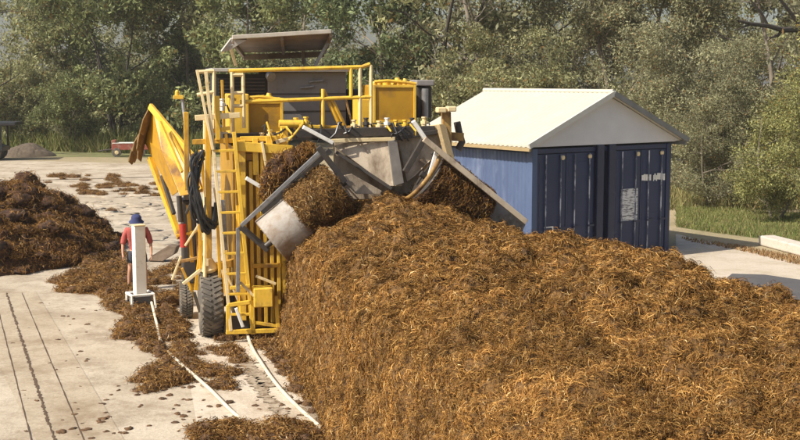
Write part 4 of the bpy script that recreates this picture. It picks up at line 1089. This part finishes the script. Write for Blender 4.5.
def tree(name, kind, px, dist, sc, rz, leafm, label, bark=BARK, group=None, z=0.0, cat='tree'):
    p = D(px, 150, dist)
    r = empty(name, (p.x, p.y, z), rz); tag(r, label, cat, group)
    for nm, me, mm in (('trunk', TM[kind][0], bark), ('crown', TM[kind][1], leafm)):
        o = link(bpy.data.objects.new(nm, me)); o.parent = r
        o.material_slots[0].link = 'OBJECT'; o.material_slots[0].material = mm
        o.scale = (sc, sc, sc)
    return r
TREES = [
 ('gum_tree', 'bare', -22, 74, 1.05, .6, LEAF_O, 'thinly leaved gum tree with dark bare limbs at the left edge above the truck', BARKD),
 ('gum_tree', 'full', 66, 88, 1.05, 2.1, LEAF_O, 'tall olive gum tree between the truck roof and the round crowned tree', BARK),
 ('gum_tree', 'round', 118, 81, 1.15, 4.4, LEAF_G, 'broad round crowned tree on several forked dark stems left of the chute', BARKD),
 ('gum_tree', 'full', 192, 83, 1.0, 3.0, LEAF_O, 'grey green gum tree behind the mast lamp of the machine', BARK),
 ('gum_tree', 'dense', 246, 76, 1.05, 1.2, LEAF_G, 'dense green tree rising behind the canopy of the machine', BARK),
 ('gum_tree', 'sparse', 312, 80, 1.0, 2.6, LEAF_O, 'thin tree with sky showing through at the right end of the canopy', BARK),
 ('gum_tree', 'dense', 380, 68, .95, 5.0, LEAF_D, 'darkest dense tree behind the railing end of the machine', BARK),
 ('gum_tree', 'tall', 440, 63, 1.0, .4, LEAF_O, 'tall twin trunked gum tree behind the exhaust stack', BARKD),
 ('gum_tree', 'sparse', 500, 60, 1.05, 4.0, LEAF_P, 'sparse pale tree with crooked bare limbs left of the shed roof ridge', BARK),
 ('gum_tree', 'full_fine', 565, 66, 1.0, 5.2, LEAF_P, 'pale olive gum tree directly above the shed roof', BARK),
 ('gum_tree', 'tall', 618, 62, 1.0, 2.2, LEAF_P, 'tall thin gum tree behind the gable peak of the shed', BARK),
 ('gum_tree', 'dense_fine', 690, 60, .95, 3.3, LEAF_P, 'large pale gum tree behind the right eave of the shed', BARK),
 ('gum_tree', 'bare', 830, 47, .95, 3.6, LEAF_P, 'almost bare tree reaching dark crooked limbs in from the upper right corner', BARKD),
 ('gum_tree', 'full_fine', 775, 58, 1.0, .9, LEAF_P, 'brownish pale gum tree behind the big green shrub at the right', BARK),
 ('shrub', 'shrubby_fine', 778, 40.5, .74, 1.0, LEAF_B, 'big leafy green shrub beside the grass verge at the right edge', BARK),
 ('shrub', 'shrubby_fine', 700, 50, 1.0, 2.0, LEAF_P, 'pale grey leaved shrub just right of the shed', BARK),
 ('shrub', 'shrubby_fine', 742, 47, .95, 4.1, LEAF_P, 'pale shrub standing behind the grass verge left of the big green shrub', BARK),
 ('shrub', 'shrubby_fine', 845, 44, 1.1, 5.4, LEAF_B, 'leafy shrub cut off by the right edge above the concrete beam', BARK),
 ('gum_tree', 'sparse', 474, 66, 1.05, 1.9, LEAF_O, 'thin tree with pale crooked limbs just above the rusty lamp tower', BARK),
 ('gum_tree', 'tall', 412, 72, 1.0, 5.1, LEAF_O, 'tall thin gum tree rising behind the right hydraulic tank', BARK),
 ('gum_tree', 'sparse', 530, 70, 1.1, 5.6, LEAF_P, 'thin pale limbed tree rising above the middle of the roof ridge', BARK),
 ('shrub', 'shrubby_fine', 712, 44, .62, 2.7, LEAF_P, 'smallest pale shrub at the back edge of the grass verge', BARK),
 ('shrub', 'shrubby', 70, 80, .85, .3, LEAF_G, 'low bushy shrub behind the soil mound', BARK),
 ('shrub', 'shrubby', 160, 80, .8, 2.9, LEAF_G, 'low shrub behind the red trailer', BARK),
 ('shrub', 'shrubby', 18, 82, .9, 4.9, LEAF_O, 'olive shrub behind the black truck roof', BARK),
 ('shrub', 'shrubby_fine', 560, 55, 1.1, 3.9, LEAF_O, 'olive shrub behind the shed roof slope', BARK),
 ('shrub', 'shrubby', 470, 56, 1.0, .8, LEAF_O, 'olive shrub behind the rusty lamp tower', BARK),
 ('shrub', 'shrubby_fine', 640, 53, 1.1, 5.9, LEAF_P, 'pale shrub behind the right roof slope of the shed', BARK),
]
for t in TREES:
    tr = tree(*t[:8], bark=t[8], cat='shrub' if t[0] == 'shrub' else 'tree')
    if 'upper right corner' in t[7]:      # its long crooked bare limb
        inv = Matrix.Translation(tr.location) @ Matrix.Rotation(tr.rotation_euler.z, 4, 'Z'); inv = inv.inverted()
        m = MB()
        def limbs(pix, r0, r1, d0):
            pts = [inv @ D(x, y, d0 - .02 * abs(x - 830)) for x, y in pix]; k = len(pts)
            m.tube(pts, [r0 + (r1 - r0) * i_ / (k - 1) for i_ in range(k)], 7, False)
        limbs([(838, 40), (818, 27), (802, 29), (782, 30), (768, 26), (752, 24), (738, 21)], .17, .05, 46.5)
        limbs([(782, 30), (778, 36), (770, 38)], .07, .03, 46.5); limbs([(768, 26), (762, 14), (752, 2), (748, -8)], .06, .03, 46.5); limbs([(802, 29), (790, 12), (776, -6)], .09, .05, 46.5)
        limbs([(752, 24), (744, 27), (736, 30)], .04, .02, 46.5)
        m.build('limb', BARKD, tr, 0, True)

# far woodland as one mass: trunks and crowns of many trees merged
rng = np.random.default_rng(3)
wV, wF, wC = [], [], []; n = 0
kinds = ['full', 'dense', 'sparse', 'tall', 'shrubby', 'round']
for i in range(72):
    px = -60 + 930 * ((i % 40) + rng.random() * .8) / 40; dist = rng.uniform(88, 112); k = kinds[rng.integers(0, 6)]
    if i >= 40: px = -60 + 560 * (i - 40 + rng.random()) / 32; k = 'shrubby'; dist = rng.uniform(86, 96)
    if -40 < px < 35 or 295 < px < 355: k = 'shrubby'
    if 390 < px < 530 and i < 40: k = 'sparse'
    p = D(px, 150, dist); a = rng.uniform(0, 6.28); sc = rng.uniform(.75, 1.0) * (1.2 if k == 'shrubby' else 1)
    lv = TM[k][2]; keep = rng.random(len(lv[1])) < .5
    vv = lv[0].reshape(-1, 4, 3)[keep].reshape(-1, 3) * sc * np.array([1, 1, 1.0]); cc = lv[2].reshape(-1, 4, 3)[keep].reshape(-1, 3)
    ca, sa = math.cos(a), math.sin(a)
    vv = np.stack([vv[:, 0] * ca - vv[:, 1] * sa + p.x, vv[:, 0] * sa + vv[:, 1] * ca + p.y, vv[:, 2]], -1)
    wV.append(vv); wF.append(np.arange(len(vv)).reshape(-1, 4) + n); wC.append(cc * (1.0 if px < 400 else 1.25)); n += len(vv)
o = np_mesh('woodland', np.concatenate(wV), np.concatenate(wF), LEAF_O, None, np.concatenate(wC))
tag(o, 'hazy olive gum woodland filling the distance behind the nearer trees', 'woodland', None, 'stuff')

def blades(name, poly, n, h, w, cols, seed, label, cat):
    rng = np.random.default_rng(seed); poly = [Vector((p[0], p[1])) for p in poly]
    xs = [p.x for p in poly]; ys = [p.y for p in poly]; pts = []
    P = np.stack([rng.uniform(min(xs), max(xs), n * 3), rng.uniform(min(ys), max(ys), n * 3)], -1)
    ins = np.zeros(len(P), bool); j = len(poly) - 1
    for i in range(len(poly)):
        a, b = poly[i], poly[j]
        cond = ((a.y > P[:, 1]) != (b.y > P[:, 1])) & (P[:, 0] < (b.x - a.x) * (P[:, 1] - a.y) / (b.y - a.y + 1e-12) + a.x); ins ^= cond; j = i
    P = P[ins][:n]; n = len(P)
    hh = rng.uniform(.5, 1.2, n) * h * (.5 + vnoise(np.c_[P, np.zeros(n)], .7, 2)); an = rng.uniform(0, 6.28, n)
    dx = np.stack([np.cos(an), np.sin(an)], -1) * w; ln = rng.normal(0, .35, (n, 2)) * hh[:, None]
    V = np.zeros((n, 4, 3)); V[:, 0, :2] = P - dx; V[:, 1, :2] = P + dx; V[:, 2, :2] = P + dx * .3 + ln; V[:, 3, :2] = P - dx * .3 + ln; V[:, 2, 2] = hh; V[:, 3, 2] = hh
    c = np.array(cols)[rng.integers(0, len(cols), n)] * rng.uniform(.7, 1.3, (n, 1))
    o = np_mesh(name, V.reshape(-1, 3), np.arange(n * 4).reshape(-1, 4), GRASSM, None, np.repeat(c[:, None], 4, 1).reshape(-1, 3))
    return tag(o, label, cat, None, 'stuff')
blades('grass', grass_poly, 16000, .16, .012, [(.15, .19, .055), (.20, .21, .07), (.30, .25, .11)], 1, 'short green grass on the verge right of the shed', 'grass')
blades('tall_grass', [(-27, 80.5), (-15, 75.5), (-12, 76), (-12, 84), (-27, 86)], 9000, 1.1, .03, [(.20, .21, .07), (.30, .26, .11), (.15, .18, .05)], 2, 'tall green grass along the tree line behind the red trailer', 'grass')
blades('tall_grass', [(8.5, 43.5), (17, 43.5), (17, 52), (8.5, 52)], 7000, .38, .02, [(.24, .22, .09), (.32, .26, .12), (.18, .18, .07)], 3, 'tall dry grass under the shrubs right of the shed', 'grass')
blades('dry_litter', [G(680, 238), G(740, 246), G(800, 258), G(840, 266), G(840, 273), G(800, 266), G(740, 251), G(690, 242)], 1800, .07, .02, [(.34, .2, .09), (.25, .14, .06), (.4, .28, .14)], 4, 'strip of brown leaf litter between the grass verge and gravel road', 'leaf litter')

m = MB(); m.box((-520, -80, -1.2), (520, 920, 24))
hz = bpy.data.materials.new('haze_air'); hz.use_nodes = True; nt = hz.node_tree; nt.nodes.clear()
ou = nt.nodes.new('ShaderNodeOutputMaterial'); pv = nt.nodes.new('ShaderNodeVolumePrincipled')
pv.inputs['Color'].default_value = (.95, .93, .88, 1); pv.inputs['Density'].default_value = .0004; pv.inputs['Anisotropy'].default_value = .2
nt.links.new(pv.outputs[0], ou.inputs['Volume'])
o = m.build('haze', hz); o['kind'] = 'stuff'

# ------------------------------------------------------------------ light, world, camera
AZ = Vector((-.86, -.51, 0)).normalized(); EL = R(43)
sd = Vector((AZ.x * math.cos(EL), AZ.y * math.cos(EL), math.sin(EL)))
sun = bpy.data.lights.new('sun', 'SUN'); sun.energy = 5.0; sun.angle = R(.5); sun.color = (1, .945, .84)
so = link(bpy.data.objects.new('sun', sun)); so.rotation_euler = sd.to_track_quat('Z', 'Y').to_euler(); so.location = (-20, -10, 30)
w = bpy.data.worlds.new('World'); scene.world = w; w.use_nodes = True
N = w.node_tree.nodes; L = w.node_tree.links
sky = N.new('ShaderNodeTexSky'); sky.sky_type = 'NISHITA'; sky.sun_disc = False; sky.sun_elevation = EL; sky.sun_rotation = math.atan2(AZ.x, AZ.y)
sky.dust_density = 3.0; sky.air_density = 1.0
L.new(sky.outputs[0], N['Background'].inputs['Color']); N['Background'].inputs['Strength'].default_value = .10
cam = bpy.data.cameras.new('camera'); cam.sensor_width = 36; cam.lens = 36 * F / 800; cam.clip_end = 2000; cam.clip_start = .1
co = link(bpy.data.objects.new('camera', cam)); co.location = CAM; co.rotation_euler = (math.pi / 2 - PITCH, 0, 0)
scene.camera = co
vs_ = scene.view_settings; vs_.view_transform = 'Standard'; vs_.look = 'None'; vs_.gamma = 1; vs_.exposure = .5; vs_.use_curve_mapping = False
scene.render.resolution_x = 1024; scene.render.resolution_y = 563
